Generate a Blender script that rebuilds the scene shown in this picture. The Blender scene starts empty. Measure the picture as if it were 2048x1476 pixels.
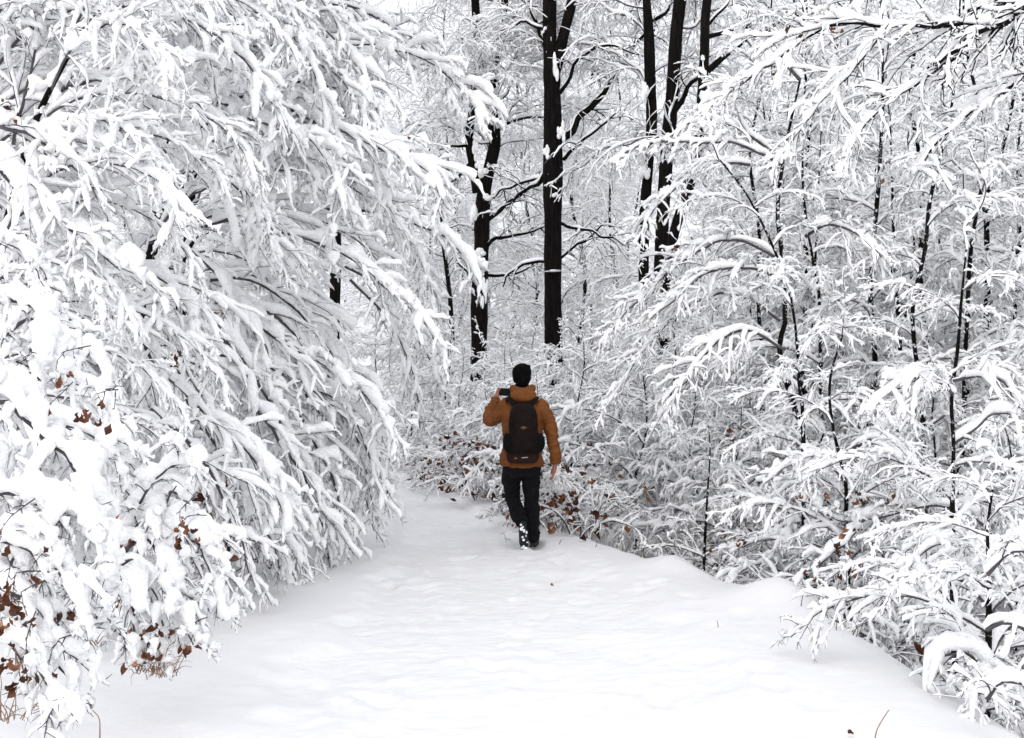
import bpy, math, random
import numpy as np
from mathutils import Vector

# ------------------------------------------------------------------ camera, sky, sun, exposure
scene = bpy.context.scene
COL = scene.collection
F_PX, CX, CY, CAM_H = 2844.0, 1024.0, 738.0, 1.65      # photograph: 2048 x 1476, ~50 mm lens held at eye height

cam_data = bpy.data.cameras.new("camera")
cam_data.sensor_width = 36.0
cam_data.lens = 50.0
cam_data.clip_start = 0.1
cam_data.clip_end = 2000.0
cam = bpy.data.objects.new("camera", cam_data)
COL.objects.link(cam)
cam.location = (0, 0, CAM_H)
cam.rotation_euler = (math.radians(90), 0, 0)
scene.camera = cam

SUN_ELEV, SUN_ROT = math.radians(30), math.radians(190)
world = bpy.data.worlds.new("World")
scene.world = world
world.use_nodes = True
wn = world.node_tree
for n in list(wn.nodes):
    wn.nodes.remove(n)
w_out = wn.nodes.new("ShaderNodeOutputWorld")
w_bg = wn.nodes.new("ShaderNodeBackground")
w_sky = wn.nodes.new("ShaderNodeTexSky")
w_sky.sky_type = 'NISHITA'
w_sky.sun_disc = False
w_sky.sun_elevation = SUN_ELEV
w_sky.sun_rotation = SUN_ROT
w_mix = wn.nodes.new("ShaderNodeMix")
w_mix.data_type = 'RGBA'
w_mix.inputs[0].default_value = 0.93                    # thick even cloud over the clear sky
w_mix.inputs[7].default_value = (7.45, 7.55, 7.95, 1)
w_bg.inputs['Strength'].default_value = 0.12
wn.links.new(w_sky.outputs[0], w_mix.inputs[6])
wn.links.new(w_mix.outputs[2], w_bg.inputs[0])
wn.links.new(w_bg.outputs[0], w_out.inputs[0])

sun_data = bpy.data.lights.new("sun", 'SUN')
sun_data.energy = 1.25
sun_data.angle = math.radians(75)
sun_data.color = (1.0, 0.97, 0.94)
sun = bpy.data.objects.new("sun", sun_data)
COL.objects.link(sun)
sun.rotation_euler = (math.radians(90) - SUN_ELEV, 0, math.radians(180) - SUN_ROT)
sun.location = (0, -10, 30)

scene.view_settings.view_transform = 'Standard'
scene.view_settings.look = 'None'
scene.view_settings.gamma = 1.0
scene.view_settings.use_curve_mapping = False
scene.view_settings.exposure = 0.46
scene.cycles.max_bounces = 20
scene.cycles.diffuse_bounces = 20
scene.cycles.glossy_bounces = 2
scene.cycles.caustics_reflective = False
scene.cycles.use_adaptive_sampling = True
scene.cycles.adaptive_threshold = 0.01
scene.cycles.use_denoising = True

rng = np.random.default_rng(11)
random.seed(11)


def P(px, py, d):
    """a point at depth d (metres) seen at photograph pixel (px, py)"""
    return np.array([(px - CX) / F_PX * d, d, CAM_H + (CY - py) / F_PX * d])


# ------------------------------------------------------------------ materials
def new_mat(name):
    m = bpy.data.materials.new(name)
    m.use_nodes = True
    nt = m.node_tree
    b = nt.nodes.get("Principled BSDF")
    return m, nt, b


def noise_node(nt, scale, detail=4, rough=0.55, coord='pos'):
    t = nt.nodes.new("ShaderNodeTexNoise")
    t.inputs['Scale'].default_value = scale
    t.inputs['Detail'].default_value = detail
    t.inputs['Roughness'].default_value = rough
    if coord == 'pos':
        g = nt.nodes.new("ShaderNodeNewGeometry")
        nt.links.new(g.outputs['Position'], t.inputs['Vector'])
    else:
        g = nt.nodes.new("ShaderNodeTexCoord")
        nt.links.new(g.outputs['Object'], t.inputs['Vector'])
    return t


def ramp(nt, src, stops):
    r = nt.nodes.new("ShaderNodeValToRGB")
    e = r.color_ramp.elements
    e[0].position, e[0].color = stops[0][0], (*stops[0][1], 1)
    e[1].position, e[1].color = stops[-1][0], (*stops[-1][1], 1)
    for p, c in stops[1:-1]:
        k = e.new(p)
        k.color = (*c, 1)
    nt.links.new(src, r.inputs[0])
    return r


def bump(nt, b, src, strength, dist):
    n = nt.nodes.new("ShaderNodeBump")
    n.inputs['Strength'].default_value = strength
    n.inputs['Distance'].default_value = dist
    nt.links.new(src, n.inputs['Height'])
    nt.links.new(n.outputs[0], b.inputs['Normal'])


def mat_noise(name, stops, scale, rough=0.8, bump_s=0.4, bump_d=0.01, bump_scale=None, coord='pos', spec=0.3, detail=5):
    m, nt, b = new_mat(name)
    t = noise_node(nt, scale, detail, coord=coord)
    r = ramp(nt, t.outputs[0], stops)
    nt.links.new(r.outputs[0], b.inputs['Base Color'])
    b.inputs['Roughness'].default_value = rough
    b.inputs['Specular IOR Level'].default_value = spec
    if bump_s:
        t2 = noise_node(nt, bump_scale or scale * 3, 5, coord=coord)
        bump(nt, b, t2.outputs[0], bump_s, bump_d)
    return m


SNOW = (0.915, 0.922, 0.94)
M_SNOW = mat_noise("snow_on_branches", [(0.3, (0.968, 0.972, 0.980)), (0.7, (0.982, 0.984, 0.988))], 6.0, 0.8, 0.8, 0.03, 38.0, spec=0.12)
M_GROUND = mat_noise("snow_cover", [(0.3, (0.765, 0.763, 0.770)), (0.7, (0.805, 0.803, 0.810))], 1.3, 0.8, 0.35, 0.012, 28.0, spec=0.12)
M_TWIG = mat_noise("twig_bark", [(0.3, (0.040, 0.037, 0.042)), (0.7, (0.105, 0.096, 0.100))], 9.0, 0.8, 0.0, coord='pos')


def mat_trunk(name="dark_wet_bark", f0=0.70, f1=0.73, fs=11.0):
    m, nt, b = new_mat(name)
    g = nt.nodes.new("ShaderNodeNewGeometry")
    mp = nt.nodes.new("ShaderNodeMapping")
    mp.inputs['Scale'].default_value = (9, 9, 1.6)
    nt.links.new(g.outputs['Position'], mp.inputs[0])
    t = nt.nodes.new("ShaderNodeTexNoise")
    t.inputs['Scale'].default_value = 2.2
    t.inputs['Detail'].default_value = 6
    nt.links.new(mp.outputs[0], t.inputs['Vector'])
    r = ramp(nt, t.outputs[0], [(0.35, (0.0035, 0.003, 0.003)), (0.55, (0.0075, 0.0058, 0.0054)), (0.8, (0.018, 0.014, 0.0135))])
    # rime and snow stuck to the bark in small flecks
    t2 = noise_node(nt, fs, 6, 0.7)
    r2 = ramp(nt, t2.outputs[0], [(f0, (0, 0, 0)), (f1, (1, 1, 1))])
    mx = nt.nodes.new("ShaderNodeMix")
    mx.data_type = 'RGBA'
    nt.links.new(r2.outputs[0], mx.inputs[0])
    nt.links.new(r.outputs[0], mx.inputs[6])
    mx.inputs[7].default_value = (0.82, 0.83, 0.86, 1)
    nt.links.new(mx.outputs[2], b.inputs['Base Color'])
    b.inputs['Roughness'].default_value = 0.9
    b.inputs['Specular IOR Level'].default_value = 0.08
    bump(nt, b, t.outputs[0], 0.8, 0.03)
    return m


M_TRUNK = mat_trunk()
M_STEM = mat_trunk("sapling_bark", 0.57, 0.60, 17.0)
M_FAR = mat_trunk("rimed_bark", 0.49, 0.56, 5.0)
M_LEAF = mat_noise("dead_leaf", [(0.3, (0.030, 0.011, 0.007)), (0.5, (0.085, 0.032, 0.015)), (0.75, (0.20, 0.10, 0.055))], 16.0, 0.65, 0.5, 0.004, 90)
_nt = M_LEAF.node_tree                                   # every leaf its own brown
_oi = _nt.nodes.new("ShaderNodeObjectInfo")
_lr = ramp(_nt, _oi.outputs['Random'], [(0.0, (0.45, 0.35, 0.30)), (0.35, (1.0, 0.75, 0.55)), (0.7, (1.7, 1.5, 1.3)), (1.0, (3.0, 3.2, 3.0))])
_lm = _nt.nodes.new("ShaderNodeMix")
_lm.data_type = 'RGBA'
_lm.blend_type = 'MULTIPLY'
_lm.inputs[0].default_value = 1.0
_b = _nt.nodes["Principled BSDF"]
_nt.links.new(_b.inputs['Base Color'].links[0].from_socket, _lm.inputs[6])
_nt.links.new(_lr.outputs[0], _lm.inputs[7])
_nt.links.new(_lm.outputs[2], _b.inputs['Base Color'])
M_GRASS = mat_noise("dead_grass", [(0.3, (0.14, 0.075, 0.04)), (0.7, (0.34, 0.22, 0.14))], 12.0, 0.7, 0.0)


# ------------------------------------------------------------------ mesh helpers
class MB:
    """collects vertex and quad arrays, builds one mesh"""
    def __init__(self):
        self.v, self.f, self.n = [], [], 0

    def add(self, v, f):
        v = np.asarray(v, dtype=np.float64).reshape(-1, 3)
        f = np.asarray(f, dtype=np.int64).reshape(-1, 4)
        self.v.append(v)
        self.f.append(f + self.n)
        self.n += len(v)

    def mesh(self, name, mat, origin=(0, 0, 0), smooth=True):
        v = np.concatenate(self.v) - np.asarray(origin)
        f = np.concatenate(self.f)
        return quad_mesh(name, v, f, mat, smooth)


def quad_mesh(name, v, f, mat, smooth=True):
    me = bpy.data.meshes.new(name)
    nf = len(f)
    me.vertices.add(len(v))
    me.vertices.foreach_set("co", np.asarray(v, dtype=np.float32).ravel())
    me.loops.add(nf * 4)
    me.loops.foreach_set("vertex_index", np.asarray(f, dtype=np.int32).ravel())
    me.polygons.add(nf)
    me.polygons.foreach_set("loop_start", np.arange(0, nf * 4, 4, dtype=np.int32))
    if smooth:
        me.polygons.foreach_set("use_smooth", np.ones(nf, dtype=bool))
    me.update(calc_edges=True)
    me.materials.append(mat)
    return me


def smooth_noise(m, n, k, r):
    """(m, n) random rows, smooth along n with about n/k knots"""
    q = max(2, int(math.ceil(n / k)) + 1)
    c = r.standard_normal((m, q))
    x = np.linspace(0, q - 1.001, n)
    i = x.astype(int)
    t = x - i
    t = t * t * (3 - 2 * t)
    return c[:, i] * (1 - t) + c[:, i + 1] * t


def norm(a):
    return a / np.maximum(np.linalg.norm(a, axis=-1, keepdims=True), 1e-9)


def frames(Pt):
    T = np.gradient(Pt, axis=1)
    T = norm(T)
    Z = np.zeros_like(T)
    Z[..., 2] = 1
    S = np.cross(T, Z)
    ln = np.linalg.norm(S, axis=-1, keepdims=True)
    fb = norm(np.cross(T, np.broadcast_to(np.array([0.3, 1.0, 0.0]), T.shape)))
    S = np.where(ln > 0.12, S / np.maximum(ln, 1e-9), fb)
    S = norm(S)
    U = np.cross(S, T)
    U = np.where(U[..., 2:3] < 0, -U, U)
    return T, S, U


def tubes(mb, Pt, R, sides, lift=0.0, flat=1.0, jit=0.0, r=None):
    """Pt (M,N,3) centre lines, R (M,N) radii -> quads in mb"""
    M, N, _ = Pt.shape
    if M == 0:
        return
    T, S, U = frames(Pt)
    C = Pt + U * (lift if np.isscalar(lift) else lift[..., None])
    a = np.arange(sides) / sides * 2 * math.pi + 0.3
    ca, sa = np.cos(a), np.sin(a)
    sa = np.where(sa < 0, sa * flat, sa)
    rad = R[..., None] * np.ones(sides)
    if jit and r is not None:
        j = r.standard_normal((M, N, sides))
        j = (j + np.roll(j, 1, 1) + np.roll(j, 1, 2)) / 1.7
        rad = rad * np.clip(1 + jit * j, 0.45, 1.7)
    V = C[:, :, None, :] + rad[..., None] * (ca[:, None] * S[:, :, None, :] + sa[:, None] * U[:, :, None, :])
    idx = np.arange(M * N * sides).reshape(M, N, sides)
    a0 = idx[:, :-1, :]
    a1 = idx[:, 1:, :]
    Fq = np.stack([a0, np.roll(a0, -1, 2), np.roll(a1, -1, 2), a1], axis=-1)
    mb.add(V, Fq)


def resample(ctrl, step):
    c = np.asarray(ctrl, dtype=float)
    p = np.vstack([2 * c[0] - c[1], c, 2 * c[-1] - c[-2]])
    out = []
    for i in range(1, len(p) - 2):
        t = np.linspace(0, 1, 14, endpoint=False)[:, None]
        p0, p1, p2, p3 = p[i - 1], p[i], p[i + 1], p[i + 2]
        out.append(0.5 * (2 * p1 + (p2 - p0) * t + (2 * p0 - 5 * p1 + 4 * p2 - p3) * t ** 2 + (3 * p1 - p0 - 3 * p2 + p3) * t ** 3))
    q = np.vstack(out + [c[-1][None]])
    s = np.concatenate([[0], np.cumsum(np.linalg.norm(np.diff(q, axis=0), axis=1))])
    n = max(4, int(round(s[-1] / step)) + 1)
    x = np.linspace(0, s[-1], n)
    return np.stack([np.interp(x, s, q[:, i]) for i in range(3)], 1), s[-1]


def grow(p, d, L, n, droop, wander, r):
    """M twigs at once: start p, direction d, length L, droop = total bend towards the ground"""
    M = len(p)
    pts = [p]
    step = (L / n)[:, None]
    g = (np.asarray(droop) / n) * np.ones(M)
    for i in range(n):
        d = d + r.standard_normal((M, 3)) * wander
        d[:, 2] -= g
        d = norm(d)
        p = p + d * step
        pts.append(p)
    return np.stack(pts, 1)


def snow_profile(M, N, base, r, k=2.2, gap=0.22, endp=0.5):
    """lumpy radii along a twig with thin spots"""
    t = np.linspace(0, 1, N)
    n = smooth_noise(M, N, k, r)
    n2 = smooth_noise(M, N, k * 1.7, r)
    rad = base * np.clip(0.85 + 0.33 * n, 0.35, 1.7)
    rad = np.where(n2 < -0.95, rad * gap, rad)
    env = np.minimum(1, np.sqrt(np.clip(t * 7 + 0.25, 0, 1)))
    return rad * env * (1 - (1 - endp) * t)


def bough(ctrl, r0, r1, sec=(0.6, 0.11, 0.9), ter=(0.22, 5, 0.7), snow=(0.06, 0.042, 0.028), seed=0,
          start=0.12, roll=50, kink=0.006, step=0.05, spread=52, hires=False, shape=0.65, sec_up=0.1, spurs=0.8, n_sec=10, n_ter=5, wander=0.10, lo=0.74, tspread=48):
    """a limb with two orders of twigs; returns wood and snow arrays.
    sec = (length, spacing, droop), ter = (length, number per twig, droop), snow = radii for the three orders"""
    r = np.random.default_rng(seed)
    Q, L = resample(ctrl, step)
    N = len(Q)
    T, S, U = frames(Q[None])
    T, S, U = T[0], S[0], U[0]
    Q = Q + S * (smooth_noise(1, N, 3, r)[0] * kink)[:, None] + U * (smooth_noise(1, N, 3, r)[0] * kink)[:, None]
    wood, sn = MB(), MB()
    t = np.linspace(0, 1, N)
    Rw = r0 + (r1 - r0) * t ** 0.8
    tubes(wood, Q[None], Rw[None], 6)

    def hold(Pt):
        Tt = frames(Pt)[0]
        return 0.5 + 0.5 * np.sqrt(np.clip(1 - Tt[..., 2] ** 2, 0, 1))

    def put_snow(Pt, Rwood, base, sides, k, jit, endp=0.75, lo=lo):
        M_, N_, _ = Pt.shape
        rs = snow_profile(M_, N_, base, r, k, endp=endp) * hold(Pt)
        if M_ > 1:
            rs = rs * np.clip(r.normal(1.0, 0.33, (M_, 1)), 0.3, 1.7)      # every twig carries its own load
        # a rounded end: the last segment is split so that the snow does not run out in a spike
        A, B = Pt[:, -2:-1], Pt[:, -1:]
        Pt = np.concatenate([Pt[:, :-1], A + (B - A) * 0.5, A + (B - A) * 0.86, A + (B - A) * 1.0], 1)
        e = rs[:, -1:]
        rs = np.concatenate([rs[:, :-1], e * 1.0, e * 0.72, np.full_like(e, 0.001)], 1)
        Rwood = np.concatenate([Rwood * np.ones((M_, N_)), np.zeros((M_, 2))], 1)
        lift = rs * (lo + 0.35 * r.random((M_, 1))) + Rwood * 0.4
        tubes(sn, Pt, rs, sides, lift=lift, flat=0.8, jit=jit, r=r)

    if snow[0] > 0:
        put_snow(Q[None], Rw[None], snow[0], 9 if hires else 7, 4.0, 0.15, endp=0.75)
    # second order
    if sec[0] > 0:
        ns = max(2, int(L * (1 - start) / sec[1]))
        pos = start + (1 - start) * (np.arange(ns) + r.random(ns) * 0.8) / ns
        pos = np.clip(pos, 0, 0.995)
        fi = pos * (N - 1)
        i0 = np.minimum(fi.astype(int), N - 2)
        ft = (fi - i0)[:, None]
        base = Q[i0] * (1 - ft) + Q[i0 + 1] * ft
        Tt, St, Ut = T[i0], S[i0], U[i0]
        sgn = np.where(np.arange(ns) % 2 == 0, 1.0, -1.0)[:, None]
        ph = np.radians(r.normal(0, roll, ns))[:, None]
        side = St * np.cos(ph) * sgn + Ut * np.sin(ph)
        an = np.radians(r.normal(spread, 15, ns))[:, None]
        d = norm(Tt * np.cos(an) + side * np.sin(an) + np.array([0, 0, sec_up]))
        Ls = sec[0] * (0.45 + 0.75 * r.random(ns)) * (1 - shape * pos) * np.minimum(1, 0.5 + pos * 2)
        Sx = grow(base, d, Ls, n_sec - 1, sec[2] * (0.55 + 0.9 * r.random(ns)), wander, r)
        tt = np.linspace(0, 1, n_sec)
        rw2 = np.interp(pos, [0, 1], [max(r0 * 0.3, 0.0040), max(r1 * 0.7, 0.0026)])[:, None] * (1 - 0.6 * tt)
        tubes(wood, Sx, rw2, 4 if hires else 3)
        if snow[1] > 0:
            put_snow(Sx, rw2, snow[1], 6, 2.2, 0.14)
        allw = [Sx]
        # third order
        if ter[1] > 0:
            nt = int(ter[1])
            u = (np.arange(nt) + 0.5)[None] / nt * 0.8 + 0.14 + r.random((ns, nt)) * 0.1
            fi = np.clip(u, 0, 0.98) * (n_sec - 1)
            j0 = np.minimum(fi.astype(int), n_sec - 2)
            ft = (fi - j0)[..., None]
            rows = np.arange(ns)[:, None]
            b3 = Sx[rows, j0] * (1 - ft) + Sx[rows, j0 + 1] * ft
            T3 = norm(Sx[rows, j0 + 1] - Sx[rows, j0])
            Sd = norm(np.cross(T3, np.array([0, 0, 1.0])) + 1e-6)
            Ud = np.cross(Sd, T3)
            sg = np.where((np.arange(nt)[None] + rows) % 2 == 0, 1.0, -1.0)[..., None]
            ph = np.radians(r.normal(0, roll, (ns, nt)))[..., None]
            an = np.radians(r.normal(tspread, 18, (ns, nt)))[..., None]
            d3 = norm(T3 * np.cos(an) + (Sd * np.cos(ph) * sg + Ud * np.sin(ph)) * np.sin(an) + np.array([0, 0, sec_up]))
            L3 = ter[0] * (0.4 + 0.9 * r.random((ns, nt))) * (1 - 0.55 * u) * np.clip(Ls[:, None] / (sec[0] * 0.6), 0.5, 1.25)
            keep = r.random((ns, nt)) < 0.9
            b3, d3, L3 = b3[keep], d3[keep], L3[keep]
            X3 = grow(b3, d3, L3, n_ter - 1, ter[2], wander * 1.5, r)
            rw3 = np.maximum(0.0020, r1 * 0.5) * np.ones((len(X3), 1)) * (1 - 0.75 * np.linspace(0, 1, n_ter))
            Xw = np.concatenate([X3, X3[:, -1:] + (X3[:, -1:] - X3[:, -2:-1]) * r.uniform(0.1, 0.9, (len(X3), 1, 1))], 1)
            tubes(wood, Xw, np.concatenate([rw3, rw3[:, -1:] * 0.6], 1), 3)
            if snow[2] > 0:
                put_snow(X3, rw3, snow[2], 5, 1.6, 0.18, endp=0.7)
            allw.append(X3)
        # buds and short spurs that stick out of the snow
        if spurs:
            for A in allw:
                M_, N_, _ = A.shape
                k = int(M_ * spurs)
                mi = r.integers(0, M_, k)
                ni = r.integers(1, max(2, N_ - 2), k)
                p0 = A[mi, ni]
                dd = norm(norm(A[mi, ni + 1] - A[mi, ni]) + norm(r.standard_normal((k, 3))) * 0.9)
                ln = 0.015 + 0.035 * r.random(k) + snow[2] * 1.1
                X = grow(p0, dd, ln, 2, 0, 0.12, r)
                tubes(wood, X, np.full((k, 1), max(0.0022, r1 * 0.5)) * np.array([1, 0.85, 0.5]), 3)
    return wood, sn


# ------------------------------------------------------------------ object helpers
def link(name, data, parent=None, loc=(0, 0, 0)):
    o = bpy.data.objects.new(name, data)
    COL.objects.link(o)
    o.location = loc
    if parent is not None:
        o.parent = parent
    return o


def tag(o, label=None, cat=None, group=None, kind=None):
    if label:
        o['label'] = label
    if cat:
        o['category'] = cat
    if group:
        o['group'] = group
    if kind:
        o['kind'] = kind
    return o


def thing(name, label, cat, loc, group=None):
    return tag(link(name, None, None, tuple(float(v) for v in loc)), label, cat, group)


class Proto:
    def __init__(self, wood_me, snow_me):
        self.w, self.s = wood_me, snow_me


def make_proto(ctrl, *a, **k):
    w, s = bough(ctrl, *a, **k)
    return Proto(w.mesh("branch", M_TWIG), s.mesh("snow", M_SNOW) if s.v else None)


def put_branch(parent, pr, loc, rz=0.0, tilt=0.0, sc=1.0, mirror=False):
    o = link("branch", pr.w, parent, tuple(float(v) for v in loc))
    o.rotation_euler = (0.0, tilt, rz)
    o.scale = (sc, -sc if mirror else sc, sc)
    if pr.s:
        s = link("snow", pr.s, o)
        s['kind'] = 'stuff'
    return o


def hero_branch(parent, ctrl, *a, mat=None, **k):
    """a limb built along its own world-space line"""
    base = np.array(parent.location)
    ctrl = np.asarray(ctrl, dtype=float)
    w, s = bough(ctrl, *a, **k)
    o = link("branch", w.mesh("branch", mat or M_TWIG, ctrl[0]), parent, tuple(ctrl[0] - base))
    if s.v:
        sm = link("snow", s.mesh("snow", M_SNOW, ctrl[0]), o)
        sm['kind'] = 'stuff'
    return o


def copy_tree(o, parent=None):
    c = o.copy()
    COL.objects.link(c)
    c.parent = parent
    for ch in o.children:
        copy_tree(ch, c)
    return c


def trunk_mesh(ctrl, radii, sides=12, step=0.12, wob=0.05, seed=0, mat=None, origin=(0, 0, 0)):
    r = np.random.default_rng(seed)
    Q, L = resample(ctrl, step)
    N = len(Q)
    R = np.interp(np.linspace(0, 1, N), np.linspace(0, 1, len(radii)), radii)
    V = Q[None] + 0
    mb = MB()
    j = smooth_noise(1, N, 4, r)[0]
    # trunks stand near upright: rings in the horizontal plane of the stem
    T = norm(np.gradient(Q, axis=0))
    S = norm(np.cross(T, np.array([0.05, 1.0, 0.02])))
    U = np.cross(S, T)
    a = np.arange(sides) / sides * 2 * math.pi
    lob = 1 + wob * smooth_noise(N, sides, 3, r) * 0.5 + wob * smooth_noise(sides, N, 5, r).T
    lob[:, -1] = (lob[:, 0] + lob[:, -2]) / 2
    rad = R[:, None] * lob * (1 + 0.03 * j[:, None])
    V = Q[:, None] + rad[..., None] * (np.cos(a)[:, None] * S[:, None] + np.sin(a)[:, None] * U[:, None])
    idx = np.arange(N * sides).reshape(N, sides)
    a0, a1 = idx[:-1], idx[1:]
    mb.add(V, np.stack([a0, np.roll(a0, -1, 1), np.roll(a1, -1, 1), a1], -1))
    return mb.mesh("trunk", mat or M_TRUNK, origin)


# ------------------------------------------------------------------ ground
_tab = np.random.default_rng(5).random((256, 256))


def vnoise(x, y):
    xi, yi = np.floor(x).astype(int), np.floor(y).astype(int)
    fx, fy = x - xi, y - yi
    fx, fy = fx * fx * (3 - 2 * fx), fy * fy * (3 - 2 * fy)
    g = lambda i, j: _tab[i % 256, j % 256]
    return (g(xi, yi) * (1 - fx) + g(xi + 1, yi) * fx) * (1 - fy) + (g(xi, yi + 1) * (1 - fx) + g(xi + 1, yi + 1) * fx) * fy - 0.5


XL = ([-20, 5, 6.4, 8.5, 13, 17, 20, 23, 28, 40, 300], [-2.2, -2.0, -1.95, -1.8, -1.5, -1.6, -1.95, -2.9, -5.2, -11, -60])
XR = ([-20, 5, 6.7, 8.5, 10.4, 12.3, 13.4, 15, 18.6, 20.5, 23, 28, 40, 300], [2.3, 2.2, 2.06, 2.05, 1.95, 1.2, 0.9, 0.4, -0.4, -0.85, -1.8, -4.1, -9.8, -58])
xl = lambda y: np.interp(y, *XL)
xr = lambda y: np.interp(y, *XR)
sst = lambda t: np.clip(t, 0, 1) ** 2 * (3 - 2 * np.clip(t, 0, 1))

PRINTS = []
_pr = np.random.default_rng(3)
for lane, amp in ((0.30, 0.03), (0.62, 0.028), (0.82, 0.05), (0.16, 0.035)):
    yy = 4.8
    k = 0
    while yy < 17:
        yy += 0.36 + 0.12 * _pr.random()
        k += 1
        c = xl(yy) + (xr(yy) - xl(yy)) * lane + (0.10 if k % 2 else -0.10) + _pr.normal(0, 0.07)
        PRINTS.append((c, yy, _pr.normal(0, 0.2), 0.42 * amp * (0.6 + 0.7 * _pr.random())))
for k in range(26):
    yy = 5 + 11 * _pr.random() ** 1.3
    PRINTS.append((xl(yy) + (xr(yy) - xl(yy)) * (0.15 + 0.7 * _pr.random()), yy, _pr.normal(0, 0.6), 0.012 + 0.025 * _pr.random()))


for yy, dx in ((12.75, 0.10), (12.05, -0.02), (11.35, 0.13), (10.65, 0.0), (9.95, 0.14), (9.2, 0.02), (8.5, 0.15), (7.8, 0.04), (7.1, 0.16), (13.72, 0.2)):
    PRINTS.append((0.02 + dx, yy, 0.05, 0.016 if yy < 13 else 0.06))


def height(x, y, fine=True):
    x, y = np.asarray(x, dtype=float), np.asarray(y, dtype=float)
    L, R = xl(y), xr(y)
    sl, sr = np.maximum(0, L - x), np.maximum(0, x - R)
    h = 0.10 * sst(sl / 0.9) + 0.55 * sst((sl - 0.3) / 2.6) + 0.05 * np.minimum(sl, 30)
    D = np.interp(y, [-20, 5, 8, 10, 12.5, 16, 25], [2.6, 2.5, 2.3, 2.0, 1.25, 0.5, 0.2])
    sn_ = np.maximum(0, x - R + 0.30 * vnoise(y * 1.2, x * 0.7) + 0.12 * vnoise(y * 3.7 + 9, x * 2.9))
    h = h - D * sst((sn_ + 0.15) / (1.05 * D + 0.5))
    h = h + 0.16 * np.exp(-((x - 1.95) / 0.35) ** 2 - ((y - 10.3) / 0.45) ** 2) + 0.10 * np.exp(-((x - 1.35) / 0.3) ** 2 - ((y - 12.0) / 0.4) ** 2) + 0.02 * np.minimum(np.maximum(sr - 8, 0), 30)
    h = h + 0.035 * np.maximum(y - 34, 0)
    out = np.minimum(1, (sl + sr) / 0.8)
    h = h + 0.10 * out * vnoise(x * 1.1 + 7, y * 1.1) + 0.05 * out * vnoise(x * 3.1, y * 3.1 + 3)
    h = h + 0.05 * vnoise(x * 0.9, y * 0.7) + 0.008 * vnoise(x * 3.3 + 5, y * 3.0)
    if fine:
        h = h + 0.007 * vnoise(x * 9, y * 9) + 0.005 * vnoise(x * 23, y * 23)
        u = (x - L) / np.maximum(R - L, 0.1)
        edge = 0.05 * vnoise(y * 2.1, y * 0 + 3.3) * 2
        tr = sst((u - 0.14 + edge) / 0.07) * sst((0.80 - u + edge) / 0.09) * (y < 30)
        h = h - 0.05 * tr + tr * (0.008 * vnoise(x * 6.1, y * 6.1) + 0.010 * vnoise(x * 14, y * 12) + 0.010 * vnoise(x * 29, y * 23) + 0.006 * vnoise(x * 55, y * 43))
        near = (y > 3) & (y < 18)
        if near.any():
            hx, hy = x[near], y[near]
            dh = np.zeros_like(hx)
            for cx_, cy_, an, dp in PRINTS:
                c, s = math.cos(an), math.sin(an)
                m = np.abs(hy - cy_) < 0.45
                dx, dy = hx[m] - cx_, hy[m] - cy_
                a, b = dx * c + dy * s, -dx * s + dy * c
                q = (a / 0.075) ** 2 + (b / 0.16) ** 2
                dh[m] += -dp * np.exp(-q ** 1.5) + dp * 0.25 * np.exp(-((np.sqrt(q) - 1.5) / 0.4) ** 2)
            h[near] += dh
    return h


def hz(x, y):
    return float(height(np.array([x]), np.array([y]), False)[0])


def build_ground():
    ys = np.concatenate([np.linspace(-12, 4, 14), np.arange(4.2, 17, 0.045), np.arange(17, 27, 0.14), np.geomspace(27.2, 300, 46)])
    s_out = np.concatenate([np.arange(0, 3.2, 0.09), np.geomspace(3.3, 120, 26)])
    tl = np.linspace(0, 1, 66)
    cols = []
    Y = ys[:, None]
    left = xl(ys)[:, None] - s_out[::-1][None]
    mid = xl(ys)[:, None] + (xr(ys) - xl(ys))[:, None] * tl[None]
    right = xr(ys)[:, None] + s_out[None]

    def sheet(parts, name):
        vs, fs, ns, n0 = [], [], [], 0
        for X in parts:
            YY = np.broadcast_to(Y, X.shape)
            H = height(X.ravel(), YY.ravel()).reshape(X.shape)
            e = 0.03
            hx = (height((X + e).ravel(), YY.ravel()) - height((X - e).ravel(), YY.ravel())).reshape(X.shape) / (2 * e)
            hy = (height(X.ravel(), (YY + e).ravel()) - height(X.ravel(), (YY - e).ravel())).reshape(X.shape) / (2 * e)
            v = np.stack([X, YY, H], -1)
            nrm = norm(np.stack([-hx, -hy, np.ones_like(hx)], -1))
            r_, c_ = X.shape
            idx = np.arange(r_ * c_).reshape(r_, c_) + n0
            fs.append(np.stack([idx[:-1, :-1], idx[:-1, 1:], idx[1:, 1:], idx[1:, :-1]], -1).reshape(-1, 4))
            vs.append(v.reshape(-1, 3))
            ns.append(nrm.reshape(-1, 3))
            n0 += r_ * c_
        me = quad_mesh(name, np.concatenate(vs), np.concatenate(fs), M_GROUND)
        me.normals_split_custom_set_from_vertices(np.concatenate(ns).astype(np.float32).tolist())
        return tag(link(name, me), kind='structure')

    g = sheet([left, right], "ground")
    p = sheet([mid], "path")
    tag(g, "deep smooth snow covering the woodland floor beside the path")
    tag(p, "trodden snow path with faint footprints bending out of sight")


build_ground()

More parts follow.
